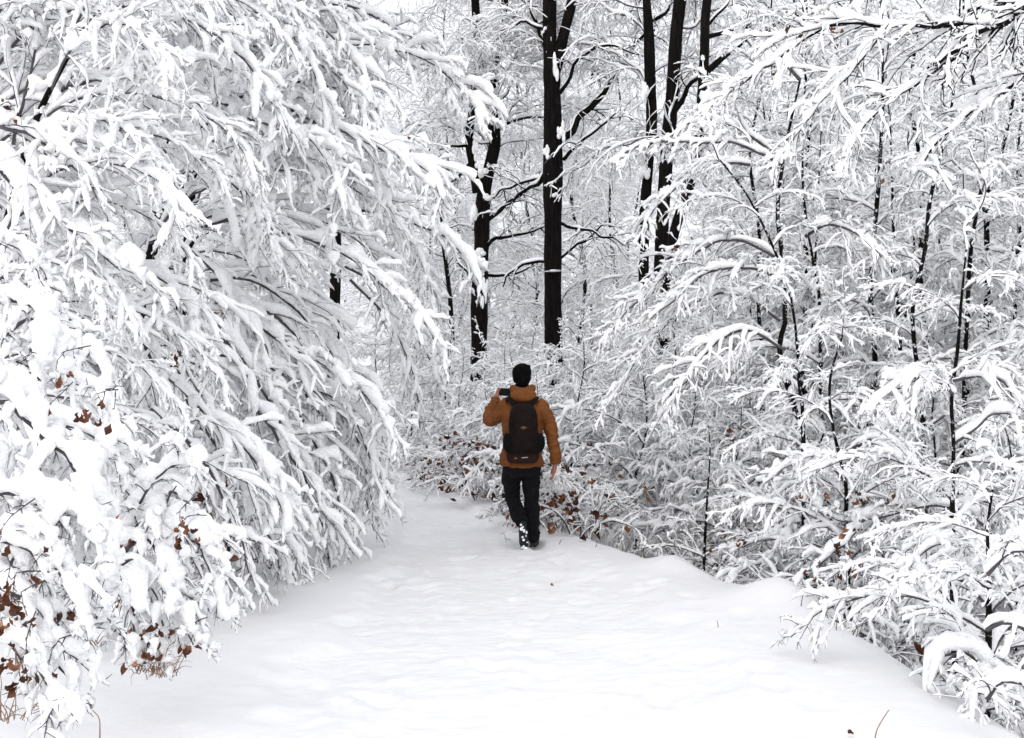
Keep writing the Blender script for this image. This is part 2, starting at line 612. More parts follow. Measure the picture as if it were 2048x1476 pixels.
# ------------------------------------------------------------------ branch prototypes
# 'arch' boughs: rise, arch over, hang under heavy snow (left of the path); length about 2.6 m, along +x
ARCH, DROOP, SIDE, FINE, TOP = [], [], [], [], []
for k in range(7):
    r_ = np.random.default_rng(100 + k)
    e0, e1 = math.radians(38 + 14 * r_.random()), math.radians(-50 - 15 * r_.random())
    n = 9
    p = np.zeros(3)
    c = [p.copy()]
    for i in range(n):
        e = e0 + (e1 - e0) * (i / (n - 1)) ** 0.9
        p = p + 0.33 * np.array([math.cos(e), 0.06 * r_.standard_normal(), math.sin(e)])
        c.append(p.copy())
    ARCH.append(make_proto(c, 0.017, 0.004, (1.05, 0.085, 0.75), (0.36, 6, 0.55), (0.058, 0.040, 0.026), seed=200 + k, spread=34, tspread=34))
for k in range(5):
    r_ = np.random.default_rng(140 + k)
    e0, e1 = math.radians(5 + 14 * r_.random()), math.radians(-62 - 12 * r_.random())
    p = np.zeros(3)
    c = [p.copy()]
    for i in range(8):
        e = e0 + (e1 - e0) * (i / 7) ** 0.7
        p = p + 0.30 * np.array([math.cos(e), 0.05 * r_.standard_normal(), math.sin(e)])
        c.append(p.copy())
    DROOP.append(make_proto(c, 0.013, 0.0035, (0.95, 0.075, 0.8), (0.34, 6, 0.6), (0.050, 0.036, 0.024), seed=240 + k, spread=34, tspread=34))
# 'side' boughs of the thicket saplings: about 1.5 m, flatter
for k in range(8):
    r_ = np.random.default_rng(160 + k)
    e0, e1 = math.radians(28 + 20 * r_.random()), math.radians(-25 - 30 * r_.random())
    p = np.zeros(3)
    c = [p.copy()]
    for i in range(7):
        e = e0 + (e1 - e0) * (i / 6)
        p = p + 0.22 * np.array([math.cos(e), 0.08 * r_.standard_normal(), math.sin(e)])
        c.append(p.copy())
    SIDE.append(make_proto(c, 0.010, 0.003, (0.66, 0.066, 0.75), (0.22, 6, 0.6), (0.034, 0.026, 0.0175), seed=260 + k, roll=40, spread=44, tspread=42))
# fine sprays for the tall trees behind: 3 m, lightly loaded
for k in range(7):
    r_ = np.random.default_rng(180 + k)
    e0, e1 = math.radians(35 + 25 * r_.random()), math.radians(-15 - 30 * r_.random())
    p = np.zeros(3)
    c = [p.copy()]
    for i in range(8):
        e = e0 + (e1 - e0) * (i / 7)
        p = p + 0.40 * np.array([math.cos(e), 0.10 * r_.standard_normal(), math.sin(e)])
        c.append(p.copy())
    FINE.append(make_proto(c, 0.016, 0.004, (1.25, 0.13, 0.9), (0.50, 7, 0.7), (0.034, 0.023, 0.0175), seed=280 + k, roll=45,
                           step=0.12, kink=0.04, n_sec=9, n_ter=4, spurs=0.4, wander=0.17))
# upright leader of a sapling with short twigs
for k in range(3):
    r_ = np.random.default_rng(300 + k)
    c = [np.array([0, 0, 0.0])]
    for i in range(5):
        c.append(c[-1] + np.array([0.06 * r_.standard_normal(), 0.06 * r_.standard_normal(), 0.2]))
    TOP.append(make_proto(c, 0.010, 0.004, (0.34, 0.10, 0.4), (0.14, 3, 0.3), (0.022, 0.030, 0.022), seed=320 + k))


# ------------------------------------------------------------------ trees left of the path: heavily bent young beeches
def young_beech(label, x, y, hgt, n, seed, az=(-70, 70), zr=(0.5, 1.0), protos=ARCH, sc=(0.8, 1.25), r0=0.07, lean=(0.3, 0.0), group=None, build_trunk=True, name="beech_tree", clear=None):
    r = np.random.default_rng(seed)
    z0 = hz(x, y) - 0.1
    t = thing(name, label, "tree", (x, y, z0), group)
    c = [np.zeros(3)]
    m = 6
    for i in range(m):
        c.append(c[-1] + np.array([lean[0] * (i / m) + 0.06 * r.standard_normal(), lean[1] * (i / m) + 0.06 * r.standard_normal(), hgt / m]))
    c = np.array(c)
    link("trunk", trunk_mesh(c, [r0, r0 * 0.8, r0 * 0.55, r0 * 0.25], 9, 0.15, seed=seed), t)
    zs = np.linspace(zr[0], zr[1], n) ** 1.0 * hgt
    for i, z in enumerate(zs):
        f = z / hgt * m
        j = min(int(f), m - 1)
        p = c[j] + (c[j + 1] - c[j]) * (f - j)
        a = math.radians(r.uniform(*az))
        s = r.uniform(*sc) * (1.0 - 0.25 * (z / hgt))
        pr = protos[r.integers(len(protos))]
        if protos is ARCH and z < hgt * 0.35:
            pr = DROOP[r.integers(len(DROOP))]
        put_branch(t, pr, p, a, math.radians(r.normal(0, 9)), s, r.random() < 0.5)
    return t


G_LEFT = "young beeches bowed under snow left of the path"
LB = {}
LB['A'] = young_beech("bowed young beech beside the path whose long snowy boughs arch towards the walker", -3.4, 13.0, 6.4, 34, 1, az=(-48, 22), zr=(0.12, 1.0), sc=(0.75, 1.05))
LB['B'] = young_beech("bent beech with thick snow on its boughs, between the near shrub and the path", -4.0, 10.2, 6.2, 30, 2, az=(-55, 25), zr=(0.15, 1.0), sc=(0.75, 1.05))
LB['C'] = young_beech("tall bowed beech behind the arching boughs, its top hanging over the path", -3.9, 16.5, 8.2, 34, 3, az=(-50, 28), zr=(0.1, 1.0), sc=(0.85, 1.2))
LB['D'] = young_beech("snow-bent beech half hidden in the dark hollow at the picture's left side", -6.2, 12.5, 7.0, 26, 4, az=(-90, 60), zr=(0.1, 1.0))
LB['E'] = young_beech("bowed beech farthest along the left side where the path bends away", -4.6, 20.5, 9.0, 34, 5, az=(-50, 25), zr=(0.1, 1.0), sc=(0.9, 1.25))
LB['F'] = young_beech("snow-loaded beech deep in the wood behind the bowed trees", -7.5, 18.0, 9.0, 26, 6, az=(-80, 60), zr=(0.15, 1.0), sc=(0.9, 1.3))
LB['G'] = young_beech("low bent beech under the first boughs close to the dark hollow", -3.3, 8.6, 3.4, 14, 7, az=(-50, 20), zr=(0.25, 1.0), sc=(0.55, 0.75), r0=0.05)


def hb(tree, pts, d0, d1, rad=(0.016, 0.004), **k):
    n = len(pts)
    ctrl = [P(x, y, d0 + (d1 - d0) * i / (n - 1)) for i, (x, y) in enumerate(pts)]
    return hero_branch(tree, ctrl, rad[0], rad[1], **k)


HEAVY = dict(sec=(0.92, 0.085, 0.75), ter=(0.36, 6, 0.55), snow=(0.062, 0.041, 0.026), hires=True, spread=34, tspread=34)
MEDIUM = dict(sec=(0.7, 0.08, 0.8), ter=(0.28, 5, 0.6), snow=(0.046, 0.033, 0.022), spread=34, tspread=36)
hero_left = [
    ('A', [(240, 330), (263, 263), (308, 191), (349, 147), (400, 126), (455, 123), (500, 146)], 12.2, 11.2, MEDIUM),
    ('A', [(225, 210), (256, 137), (304, 79), (340, 48), (383, 31), (420, 0), (450, -40)], 12.0, 11.5, dict(MEDIUM, snow=(0.0, 0.042, 0.03), start=0.3)),
    ('B', [(20, 330), (34, 250), (51, 185), (61, 133), (97, 0), (105, -60)], 9.6, 9.3, dict(MEDIUM, snow=(0.0, 0.042, 0.03))),
    ('B', [(100, 190), (143, 170), (219, 157), (266, 147), (300, 178), (330, 240)], 9.6, 9.0, HEAVY),
    ('C', [(420, 200), (468, 185), (506, 171), (581, 164), (650, 172), (720, 200), (770, 260)], 13.6, 12.8, HEAVY),
    ('C', [(560, 170), (620, 110), (680, 92), (740, 90), (820, 108), (880, 140), (930, 185), (968, 245)], 14.5, 13.5, HEAVY),
    ('A', [(400, 200), (448, 198), (513, 195), (581, 219), (650, 253), (720, 280), (800, 318), (860, 345), (885, 400)], 12.6, 11.8, HEAVY),
    ('A', [(390, 210), (444, 205), (496, 236), (581, 263), (632, 290), (670, 350), (690, 420)], 12.0, 11.4, HEAVY),
    ('A', [(260, 490), (314, 482), (393, 458), (478, 441), (547, 461), (650, 490), (730, 540), (800, 600), (850, 645), (880, 700)], 12.0, 11.6, HEAVY),
    ('C', [(640, 420), (700, 418), (770, 432), (850, 455), (900, 480), (940, 530), (965, 580)], 14.0, 13.2, dict(HEAVY, sec=(0.5, 0.11, 1.5))),
    ('B', [(-40, 240), (0, 253), (68, 273), (130, 318), (190, 380)], 8.6, 8.2, HEAVY),
    ('B', [(-40, 330), (0, 342), (68, 410), (171, 478), (240, 540)], 8.4, 8.0, HEAVY),
    ('B', [(170, 500), (222, 514), (290, 541), (342, 572), (372, 613), (400, 670)], 9.4, 9.0, HEAVY),
    ('B', [(250, 500), (236, 541), (205, 617), (180, 650), (157, 671)], 9.0, 8.8, MEDIUM),
    ('B', [(190, 600), (205, 620), (273, 665), (314, 733), (359, 774), (427, 842), (495, 907), (547, 979), (575, 1040)], 9.4, 9.6, HEAVY),
    ('A', [(380, 500), (420, 538), (461, 589), (506, 644), (598, 702), (700, 764), (755, 820), (790, 880)], 11.8, 11.8, HEAVY),
    ('A', [(290, 600), (325, 661), (359, 712), (393, 780), (440, 850), (480, 930)], 11.0, 10.8, HEAVY),
    ('A', [(440, 710), (489, 716), (581, 753), (650, 788), (700, 825), (735, 900), (760, 970)], 11.8, 12.2, HEAVY),
    ('A', [(400, 650), (470, 700), (530, 790), (580, 880), (630, 980), (665, 1080)], 11.2, 11.9, HEAVY),
    ('A', [(480, 600), (560, 640), (640, 730), (700, 840), (730, 930), (745, 1000)], 12.2, 12.8, HEAVY),
    ('A', [(330, 780), (400, 850), (470, 930), (540, 1030), (600, 1110)], 10.4, 11.0, MEDIUM),
    ('A', [(420, 560), (500, 560), (580, 610), (660, 700), (720, 790), (770, 850)], 12.6, 13.0, HEAVY),
    ('C', [(560, 300), (640, 320), (720, 370), (790, 440), (840, 520), (870, 600)], 14.0, 13.6, HEAVY),
    ('A', [(300, 380), (360, 350), (420, 340), (480, 380), (530, 450), (560, 520)], 11.6, 11.2, HEAVY),
    ('D', [(100, 60), (180, 20), (260, 10), (340, 60), (400, 130)], 11.4, 10.6, HEAVY),
    ('A', [(480, 100), (540, 50), (610, 40), (680, 90), (730, 160), (760, 230)], 12.8, 12.4, HEAVY),
]
hero_left += [
    ('A', [(430, 820), (500, 900), (560, 1000), (600, 1090), (615, 1150)], 11.0, 11.4, MEDIUM),
    ('A', [(500, 800), (560, 880), (620, 980), (650, 1070), (660, 1130)], 11.3, 11.8, HEAVY),
    ('A', [(540, 760), (610, 850), (660, 950), (690, 1050), (700, 1100)], 11.8, 12.3, MEDIUM),
    ('A', [(600, 780), (660, 850), (710, 930), (735, 1010), (745, 1060)], 12.6, 13.2, MEDIUM),
    ('A', [(620, 700), (690, 780), (740, 870), (770, 950), (775, 1000)], 13.2, 14.0, MEDIUM),
    ('G', [(300, 820), (370, 880), (430, 970), (480, 1080), (500, 1160)], 9.2, 9.6, MEDIUM),
    ('G', [(370, 800), (440, 900), (500, 1000), (545, 1090), (560, 1140)], 9.8, 10.4, HEAVY),
    ('C', [(700, 560), (760, 620), (810, 700), (835, 790), (840, 860)], 14.5, 15.0, MEDIUM),
    ('C', [(660, 520), (740, 560), (810, 640), (860, 720), (880, 790)], 15.0, 15.0, MEDIUM),
    ('C', [(600, 20), (680, 10), (760, 40), (840, 90), (890, 160), (915, 230)], 15.0, 14.4, MEDIUM),
    ('C', [(640, 230), (720, 240), (790, 280), (850, 350), (890, 420)], 14.6, 14.0, MEDIUM),
]
for i, (k, pts, d0, d1, kw) in enumerate(hero_left):
    hb(LB[k], pts, d0, d1, seed=500 + i, **kw)

# ------------------------------------------------------------------ near shrub, bottom left: snow in fat cushions
NS = thing("beech_shrub", "low shrub buried under fat cushions of snow in the near left corner", "shrub", P(-60, 1400, 5.6))
FAT = dict(sec=(0.36, 0.062, 1.3), ter=(0.14, 5, 0.9), snow=(0.056, 0.034, 0.020), hires=True, step=0.022, spurs=0.5, lo=0.66)
near_shrub = [
    ([(-120, 830), (-20, 800), (60, 850), (140, 930), (180, 1020), (200, 1110), (205, 1180)], 5.7, 5.5, dict(FAT, snow=(0.088, 0.042, 0.024))),
    ([(-120, 790), (-30, 758), (40, 775), (75, 830), (100, 880)], 6.0, 5.8, FAT),
    ([(-100, 960), (0, 985), (90, 1010), (160, 1040), (200, 1090), (215, 1150)], 5.5, 5.3, dict(FAT, snow=(0.078, 0.040, 0.024))),
    ([(80, 900), (120, 960), (165, 1060), (190, 1160), (195, 1250), (180, 1310)], 5.8, 5.7, FAT),
    ([(-20, 1190), (20, 1130), (62, 1085), (75, 1070)], 5.4, 5.4, dict(FAT, snow=(0.0, 0.06, 0.04))),
    ([(-60, 1190), (10, 1180), (70, 1215), (110, 1290), (135, 1370), (140, 1430)], 5.3, 5.2, FAT),
    ([(-60, 1290), (0, 1280), (60, 1310), (100, 1380), (130, 1440)], 5.1, 5.0, FAT),
    ([(-40, 1080), (40, 1090), (100, 1130), (150, 1200), (165, 1270)], 5.3, 5.2, FAT),
    ([(-80, 620), (0, 600), (70, 620), (110, 690), (125, 750)], 6.6, 6.3, FAT),
    ([(-80, 520), (-20, 480), (40, 500), (90, 570), (110, 630)], 6.8, 6.6, FAT),
    ([(-20, 700), (20, 665), (60, 640), (130, 660), (190, 720), (220, 800)], 6.8, 6.6, FAT),
    ([(30, 760), (90, 745), (160, 770), (220, 830), (250, 900)], 6.6, 6.4, FAT),
    ([(60, 860), (130, 850), (200, 880), (245, 950)], 6.3, 6.2, FAT),
]
for i, (pts, d0, d1, kw) in enumerate(near_shrub):
    hb(NS, pts, d0, d1, (0.012, 0.003), seed=600 + i, **kw)

NS2 = thing("beech_shrub", "small snow-capped shrub with dry brown leaves beside the path's left edge", "shrub", P(250, 1290, 6.9))
second_shrub = [
    ([(246, 1300), (247, 1200), (246, 1147), (243, 1090), (239, 1041)], 6.9, 6.9, dict(FAT, snow=(0.0, 0.05, 0.03), start=0.45)),
    ([(242, 1060), (290, 985), (340, 935), (412, 922)], 6.9, 6.7, FAT),
    ([(244, 1080), (300, 1035), (350, 1045), (400, 1100), (430, 1190), (440, 1240)], 6.9, 6.8, FAT),
    ([(244, 1110), (290, 1080), (330, 1140), (360, 1210), (385, 1290)], 6.8, 6.6, FAT),
    ([(244, 1130), (270, 1120), (310, 1190), (325, 1260), (330, 1330)], 6.7, 6.6, FAT),
    ([(244, 1070), (210, 1030), (180, 1020), (140, 1060)], 6.9, 6.8, FAT),
    ([(340, 980), (380, 1010), (420, 1080), (460, 1170), (475, 1210)], 7.4, 7.3, FAT),
    ([(244, 1150), (255, 1180), (262, 1240), (270, 1320)], 6.7, 6.6, FAT),
    ([(320, 1030), (335, 1000), (350, 970)], 6.9, 6.9, dict(FAT, snow=(0, 0.04, 0.03))),
]
for i, (pts, d0, d1, kw) in enumerate(second_shrub):
    hb(NS2, pts, d0, d1, (0.010, 0.003), seed=640 + i, **kw)


# ------------------------------------------------------------------ thicket of saplings right of the path
def sapling_body(t, hgt, n, seed, r0=0.028, sc=(0.6, 1.0), stem=None, zr=(0.08, 0.97), az=(0, 360), mat=None, protos=None):
    protos = protos or SIDE
    r = np.random.default_rng(seed)
    if stem is None:
        m = 7
        c = [np.zeros(3)]
        for i in range(m):
            c.append(c[-1] + np.array([0.05 * hgt / m * 3 * r.standard_normal() * 0.6, 0.05 * hgt / m * 3 * r.standard_normal() * 0.6, hgt / m]))
        c = np.array(c)
    else:
        c = stem
    link("trunk", trunk_mesh(c, [r0, r0 * 0.8, r0 * 0.55, r0 * 0.25], 7, 0.1, wob=0.1, seed=seed, mat=M_STEM), t)
    Q, L = resample(c, 0.1)
    a = r.uniform(0, 6.28)
    for i in range(n):
        f = zr[0] + (zr[1] - zr[0]) * (i + r.random() * 0.7) / n
        p = Q[min(int(f * len(Q)), len(Q) - 1)]
        a += 2.4 + r.normal(0, 0.3)
        aa = a if az == (0, 360) else math.radians(r.uniform(*az))
        s = r.uniform(*sc) * (1.15 - 0.65 * f)
        put_branch(t, protos[r.integers(len(protos))], p, aa, math.radians(r.normal(0, 8)), s, r.random() < 0.5)
    pr = TOP[r.integers(len(TOP))]
    put_branch(t, pr, Q[-1], r.uniform(0, 6), 0, hgt / 5)
    return t


G_THICK = "slender saplings of the thicket right of the path"
L_THICK = "slender snow-laden sapling among many alike in the thicket right of the path"
hero_saplings = [
    ("straight dark-stemmed sapling with one forked bough, near the right side of the thicket", [(1905, 1080), (1905, 1010), (1907, 890), (1903, 800), (1915, 700), (1922, 610), (1932, 500)], 9.0, 12, 0.025),
    ("crooked thin sapling standing before the middle of the right thicket", [(1694, 1080), (1692, 1030), (1690, 960), (1665, 850), (1660, 760), (1685, 670)], 10.9, 12, 0.026),
    ("thin bare-stemmed sapling at the path's crest, right of the walker", [(1408, 1150), (1410, 1080), (1414, 1000), (1420, 900), (1416, 850)], 12.6, 6, 0.017),
    ("nearest small sapling with drooping snow clumps in the bottom right corner", [(1972, 1460), (1975, 1350), (1978, 1180), (1975, 1060), (1985, 980)], 7.6, 12, 0.022),
    ("leaning stem with a knotty double trunk, behind the straight dark-stemmed sapling", [(1845, 820), (1835, 740), (1825, 620), (1850, 500), (1860, 400), (1900, 230), (1915, 100), (1920, 0)], 13.0, 22, 0.032),
    ("tall crooked sapling whose stem bends left over the thicket's middle", [(1606, 860), (1600, 790), (1590, 650), (1565, 540), (1500, 400), (1440, 320)], 12.5, 18, 0.026),
    ("thick dark trunk forking high at the thicket's right side", [(1972, 700), (1975, 560), (1975, 400), (2000, 320), (2030, 180), (2048, 100), (2055, -40)], 15.0, 22, 0.046),
    ("sapling with a zigzag stem beneath the overhanging limb's tip", [(1640, 640), (1625, 520), (1610, 420), (1605, 320), (1610, 170), (1612, 60)], 15.0, 18, 0.027),
    ("upright sapling between the zigzag stem and the forked dark trunk", [(1800, 700), (1790, 560), (1785, 400), (1780, 250), (1770, 130)], 15.5, 18, 0.031),
]
for i, (lab, pts, d, n, r0) in enumerate(hero_saplings):
    w = np.array([P(x, y, d + 0.15 * math.sin(j * 2.1)) for j, (x, y) in enumerate(pts)])
    b = w[0].copy()
    b[2] = hz(b[0], b[1]) - 0.1
    w = np.vstack([b + np.array([0.02, 0, 0]), w]) if b[2] < w[0][2] - 0.15 else w
    t = thing("beech_sapling", lab, "sapling", w[0])
    sapling_body(t, np.linalg.norm(w[-1] - w[0]), n, 700 + i, r0, stem=w - w[0], sc=(0.3, 0.45) if r0 < 0.018 else (0.6, 0.95))

# prototypes of the crowd
rs_ = np.random.default_rng(77)
SAP = []
for k, (hgt, n) in enumerate([(2.2, 14), (3.2, 20), (4.4, 24), (5.6, 28), (7.0, 32)]):
    t = thing("beech_sapling", L_THICK, "sapling", (0, 0, 0), G_THICK)
    sapling_body(t, hgt, n, 800 + k, 0.010 + 0.0036 * hgt, sc=(0.65, 1.1))
    SAP.append(t)
_used = set()


def put_sapling(k, x, y, label=L_THICK, group=G_THICK, sc=1.0):
    o = SAP[k] if k not in _used else copy_tree(SAP[k])
    _used.add(k)
    o.location = (x, y, hz(x, y) - 0.08)
    o.rotation_euler = (0, 0, rs_.uniform(0, 6.28))
    o.scale = (sc, sc, sc)
    o['label'] = label
    o['group'] = group
    return o


pts_r = []
tries = 0
while len(pts_r) < 74 and tries < 20000:
    tries += 1
    y = 6.2 + 22 * rs_.random() ** 0.9
    x = xr(y) + (2.0 if y < 11.5 else 1.5 if y < 13 else 0.85) + rs_.random() * (0.42 * y + 1.5)
    px = CX + x / y * F_PX
    if px > 2330 or px < 1075:
        continue
    if any((x - a) ** 2 + (y - b) ** 2 < (0.55 + 0.022 * y) ** 2 for a, b in pts_r):
        continue
    pts_r.append((x, y))
for x, y in pts_r:
    s = x - xr(y)
    if s < 1.9:
        k = 0
    elif s < 2.8:
        k = int(rs_.integers(0, 2))
    else:
        k = int(rs_.integers(1, 4)) if y < 14 else int(rs_.integers(2, 5))
    # keep the gap in front of the dark trunks lower
    px = CX + x / y * F_PX
    if px < 1450 and k > 1:
        k = 1
    if px < 1215:
        k = 0
    put_sapling(k, float(x), float(y), sc=float(rs_.uniform(0.85, 1.15)))

# low shrubs around the bend, behind the walker
G_BEND = "snowy shrubs closing the view where the path bends"
L_BEND = "snow-covered shrub in the low screen where the path bends behind the walker"
for i in range(30):
    y = rs_.uniform(19.5, 32)
    px = rs_.uniform(740, 1330)
    x = (px - CX) / F_PX * y
    if xl(y) - 0.4 < x < xr(y) + 0.5:
        x = xr(y) + 0.6 + rs_.random()
    px = CX + x / y * F_PX
    low = 890 < px < 1250
    put_sapling(0 if low else int(rs_.integers(0, 2)), float(x), float(y), L_BEND, G_BEND, float(rs_.uniform(0.62, 0.92) if low else rs_.uniform(0.8, 1.1)))
for i in range(18):                                          # far side of the bend
    y = rs_.uniform(23, 34)
    x = xl(y) - 0.5 - rs_.random() * 2.0
    put_sapling(int(rs_.integers(0, 3)), float(x), float(y), L_BEND, G_BEND, float(rs_.uniform(0.8, 1.1)))

for i, (px, y, k, sc) in enumerate([(890, 26.5, 1, 0.80), (925, 24.0, 0, 1.0), (965, 25.5, 1, 0.74), (1000, 24.5, 0, 0.98), (1035, 26.0, 1, 0.72), (1075, 25.0, 0, 1.0),
                                    (1130, 24.0, 0, 1.05), (1180, 25.0, 1, 0.78), (905, 31.0, 1, 0.9), (1010, 31.0, 1, 0.85), (1060, 33.0, 1, 0.9), (860, 28.0, 1, 0.9), (820, 26.0, 1, 0.9), (950, 34.0, 2, 0.7), (1030, 36.0, 2, 0.7)]):
    put_sapling(k, (px - CX) / F_PX * y, y, L_BEND, G_BEND, sc)

# boughs reaching out at the lower right
RB = thing("beech_shrub", "spreading shrub with arched snow-heavy boughs at the foot of the right bank", "shrub", P(1972, 1300, 8.6))
RHEAVY = dict(sec=(0.52, 0.07, 0.95), ter=(0.20, 6, 0.7), snow=(0.044, 0.029, 0.018), hires=True, step=0.04)
right_boughs = [
    ([(1990, 1080), (1938, 1028), (1858, 1014), (1755, 1035), (1686, 1045), (1640, 1020), (1596, 1000)], 11.0, 10.8),
    ([(1720, 1050), (1686, 1090), (1634, 1131), (1585, 1163)], 10.8, 10.6),
    ([(1975, 1215), (1927, 1163), (1858, 1138), (1790, 1175), (1755, 1215), (1738, 1240)], 9.4, 9.2),
    ([(1975, 1350), (1927, 1304), (1876, 1322), (1855, 1370), (1850, 1392)], 7.6, 7.5),
    ([(1972, 1260), (2010, 1240), (2060, 1275), (2090, 1330)], 6.7, 6.6),
    ([(1975, 1150), (2010, 1110), (2060, 1110), (2100, 1150)], 6.9, 6.8),
    ([(1975, 1120), (1930, 1090), (1870, 1090), (1820, 1130), (1800, 1160)], 8.6, 8.5),
    ([(1975, 1400), (2010, 1360), (2060, 1370)], 6.6, 6.5),
    ([(1690, 960), (1640, 920), (1580, 930), (1530, 965)], 10.9, 10.8),
    ([(1692, 900), (1750, 880), (1800, 920), (1830, 970)], 10.9, 10.8),
    ([(1905, 790), (1870, 760), (1820, 760), (1770, 790), (1740, 830)], 9.0, 8.8),
    ([(1905, 890), (1960, 850), (1990, 830), (2040, 830)], 9.0, 8.9),
    ([(1905, 760), (1960, 750), (2010, 770), (2040, 820)], 9.0, 8.9),
]
for i, (pts, d0, d1) in enumerate(right_boughs):
    hb(RB, pts, d0, d1, (0.012, 0.003), seed=900 + i, **RHEAVY)

# drooping boughs over the right side of the gap
RM = thing("beech_tree", "bowed sapling reaching left in front of the group of three dark trunks", "tree", (3.6, 14.2, hz(3.6, 14.2)))
gap_boughs = [
    ([(1560, 330), (1480, 290), (1400, 285), (1330, 283), (1270, 295), (1222, 330)], 14, 13.6),
    ([(1540, 300), (1470, 255), (1400, 240), (1350, 265), (1310, 300)], 14.2, 13.8),
    ([(1600, 160), (1560, 120), (1520, 140), (1480, 170), (1420, 215), (1400, 225)], 12, 11.6),
    ([(1500, 330), (1420, 330), (1370, 360), (1310, 420), (1270, 490)], 14, 13.6),
    ([(1560, 520), (1480, 480), (1400, 500), (1320, 560), (1240, 640), (1200, 690)], 14, 13.4),
    ([(1560, 640), (1480, 590), (1400, 600), (1310, 670), (1250, 760), (1210, 820)], 13.8, 13.2),
    ([(1560, 560), (1500, 535), (1420, 545), (1360, 590), (1300, 640)], 13.5, 13.0),
    ([(1600, 480), (1660, 450), (1720, 470), (1770, 520)], 13, 12.6),
    ([(1570, 700), (1500, 660), (1440, 680), (1370, 760), (1330, 840)], 12.6, 12.2),
]
for i, (pts, d0, d1) in enumerate(gap_boughs):
    hb(RM, pts, d0, d1, (0.016, 0.004), seed=930 + i, sec=(0.60, 0.062, 0.9), ter=(0.24, 6, 0.6), spread=40, tspread=42, snow=(0.036, 0.025, 0.0165))
w = np.array([P(1572, 760, 14.0), P(1570, 640, 14), P(1565, 520, 14), P(1555, 420, 14), P(1570, 300, 14), P(1600, 160, 13)])
w = np.vstack([[3.6, 14.2, hz(3.6, 14.2)], w])
link("trunk", trunk_mesh(w, [0.034, 0.03, 0.022, 0.010], 8, 0.12, seed=44, mat=M_STEM, origin=w[0]), RM)

# limb hanging in from outside the upper right corner
OV = thing("beech_tree", "tree outside the picture whose dark limb overhangs the upper right corner", "tree", (4.6, 9.4, hz(4.6, 9.4)))
link("trunk", trunk_mesh(np.array([[4.6, 9.4, hz(4.6, 9.4)], [4.5, 9.4, 1.0], [4.35, 9.4, 3.0], [4.3, 9.5, 5.0], [4.4, 9.5, 7.5]]), [0.16, 0.13, 0.11, 0.08, 0.05], 12, 0.15, seed=45,
                         origin=(4.6, 9.4, hz(4.6, 9.4))), OV)
over = [
    ([(2340, -60), (2200, -40), (2100, -20), (2040, 20), (2005, 48), (1960, 62), (1920, 95), (1870, 130)], 9.4, 9.0, (0.042, 0.012), dict(RHEAVY, sec=(0.85, 0.06, 0.45), ter=(0.26, 6, 0.35), spread=36, tspread=38, roll=65, snow=(0.032, 0.020, 0.0135))),
    ([(2000, 50), (1940, 45), (1850, 55), (1750, 52), (1690, 45), (1640, 60), (1600, 85), (1540, 130), (1490, 165)], 9.2, 9.0, (0.018, 0.004), dict(RHEAVY, sec=(0.85, 0.06, 0.45), ter=(0.26, 6, 0.35), spread=36, tspread=38, roll=65, snow=(0.034, 0.021, 0.0135))),
    ([(2040, 20), (2000, -20), (1920, -50), (1820, -40), (1740, -5), (1700, 20)], 9.4, 9.3, (0.016, 0.004), dict(RHEAVY, sec=(0.7, 0.06, 0.45), ter=(0.24, 6, 0.35), spread=36, tspread=38, roll=65, snow=(0.030, 0.020, 0.0135))),
    ([(1930, 90), (1880, 140), (1800, 190), (1740, 240), (1690, 310)], 9.1, 8.9, (0.012, 0.003), dict(RHEAVY, sec=(0.7, 0.06, 0.45), ter=(0.24, 6, 0.35), spread=36, tspread=38, roll=65, snow=(0.030, 0.020, 0.0135))),
    ([(2100, 120), (2030, 170), (1960, 210), (1880, 280), (1830, 350)], 9.6, 9.2, (0.016, 0.004), dict(RHEAVY, sec=(0.7, 0.06, 0.45), ter=(0.24, 6, 0.35), spread=36, tspread=38, roll=65, snow=(0.030, 0.020, 0.0135))),
    ([(1780, 50), (1720, 120), (1660, 190), (1600, 260), (1570, 320)], 9.1, 8.9, (0.010, 0.003), dict(RHEAVY, sec=(0.7, 0.06, 0.45), ter=(0.24, 6, 0.35), spread=36, tspread=38, roll=65, snow=(0.030, 0.020, 0.0135))),
]
for i, (pts, d0, d1, rad, kw) in enumerate(over):
    hb(OV, pts, d0, d1, rad, seed=960 + i, mat=M_STEM, **kw)


# ------------------------------------------------------------------ tall dark trunks behind
def fine_sprays(t, line, n, seed, sc=(0.7, 1.2), az=(0, 360), f0=0.0):
    r = np.random.default_rng(seed)
    Q, L = resample(line, 0.2)
    base = np.array(t.location)
    for i in range(n):
        f = f0 + (1 - f0) * r.random()
        p = Q[min(int(f * len(Q)), len(Q) - 1)] - base
        put_branch(t, FINE[r.integers(len(FINE))], p, math.radians(r.uniform(*az)), math.radians(r.normal(0, 14)), r.uniform(*sc), r.random() < 0.5)


LIMB = dict(sec=(1.1, 0.22, 0.7), ter=(0.5, 5, 0.6), snow=(0.035, 0.022, 0.016), start=0.25, step=0.12, kink=0.03, n_sec=9, n_ter=4, spurs=1, wander=0.17)


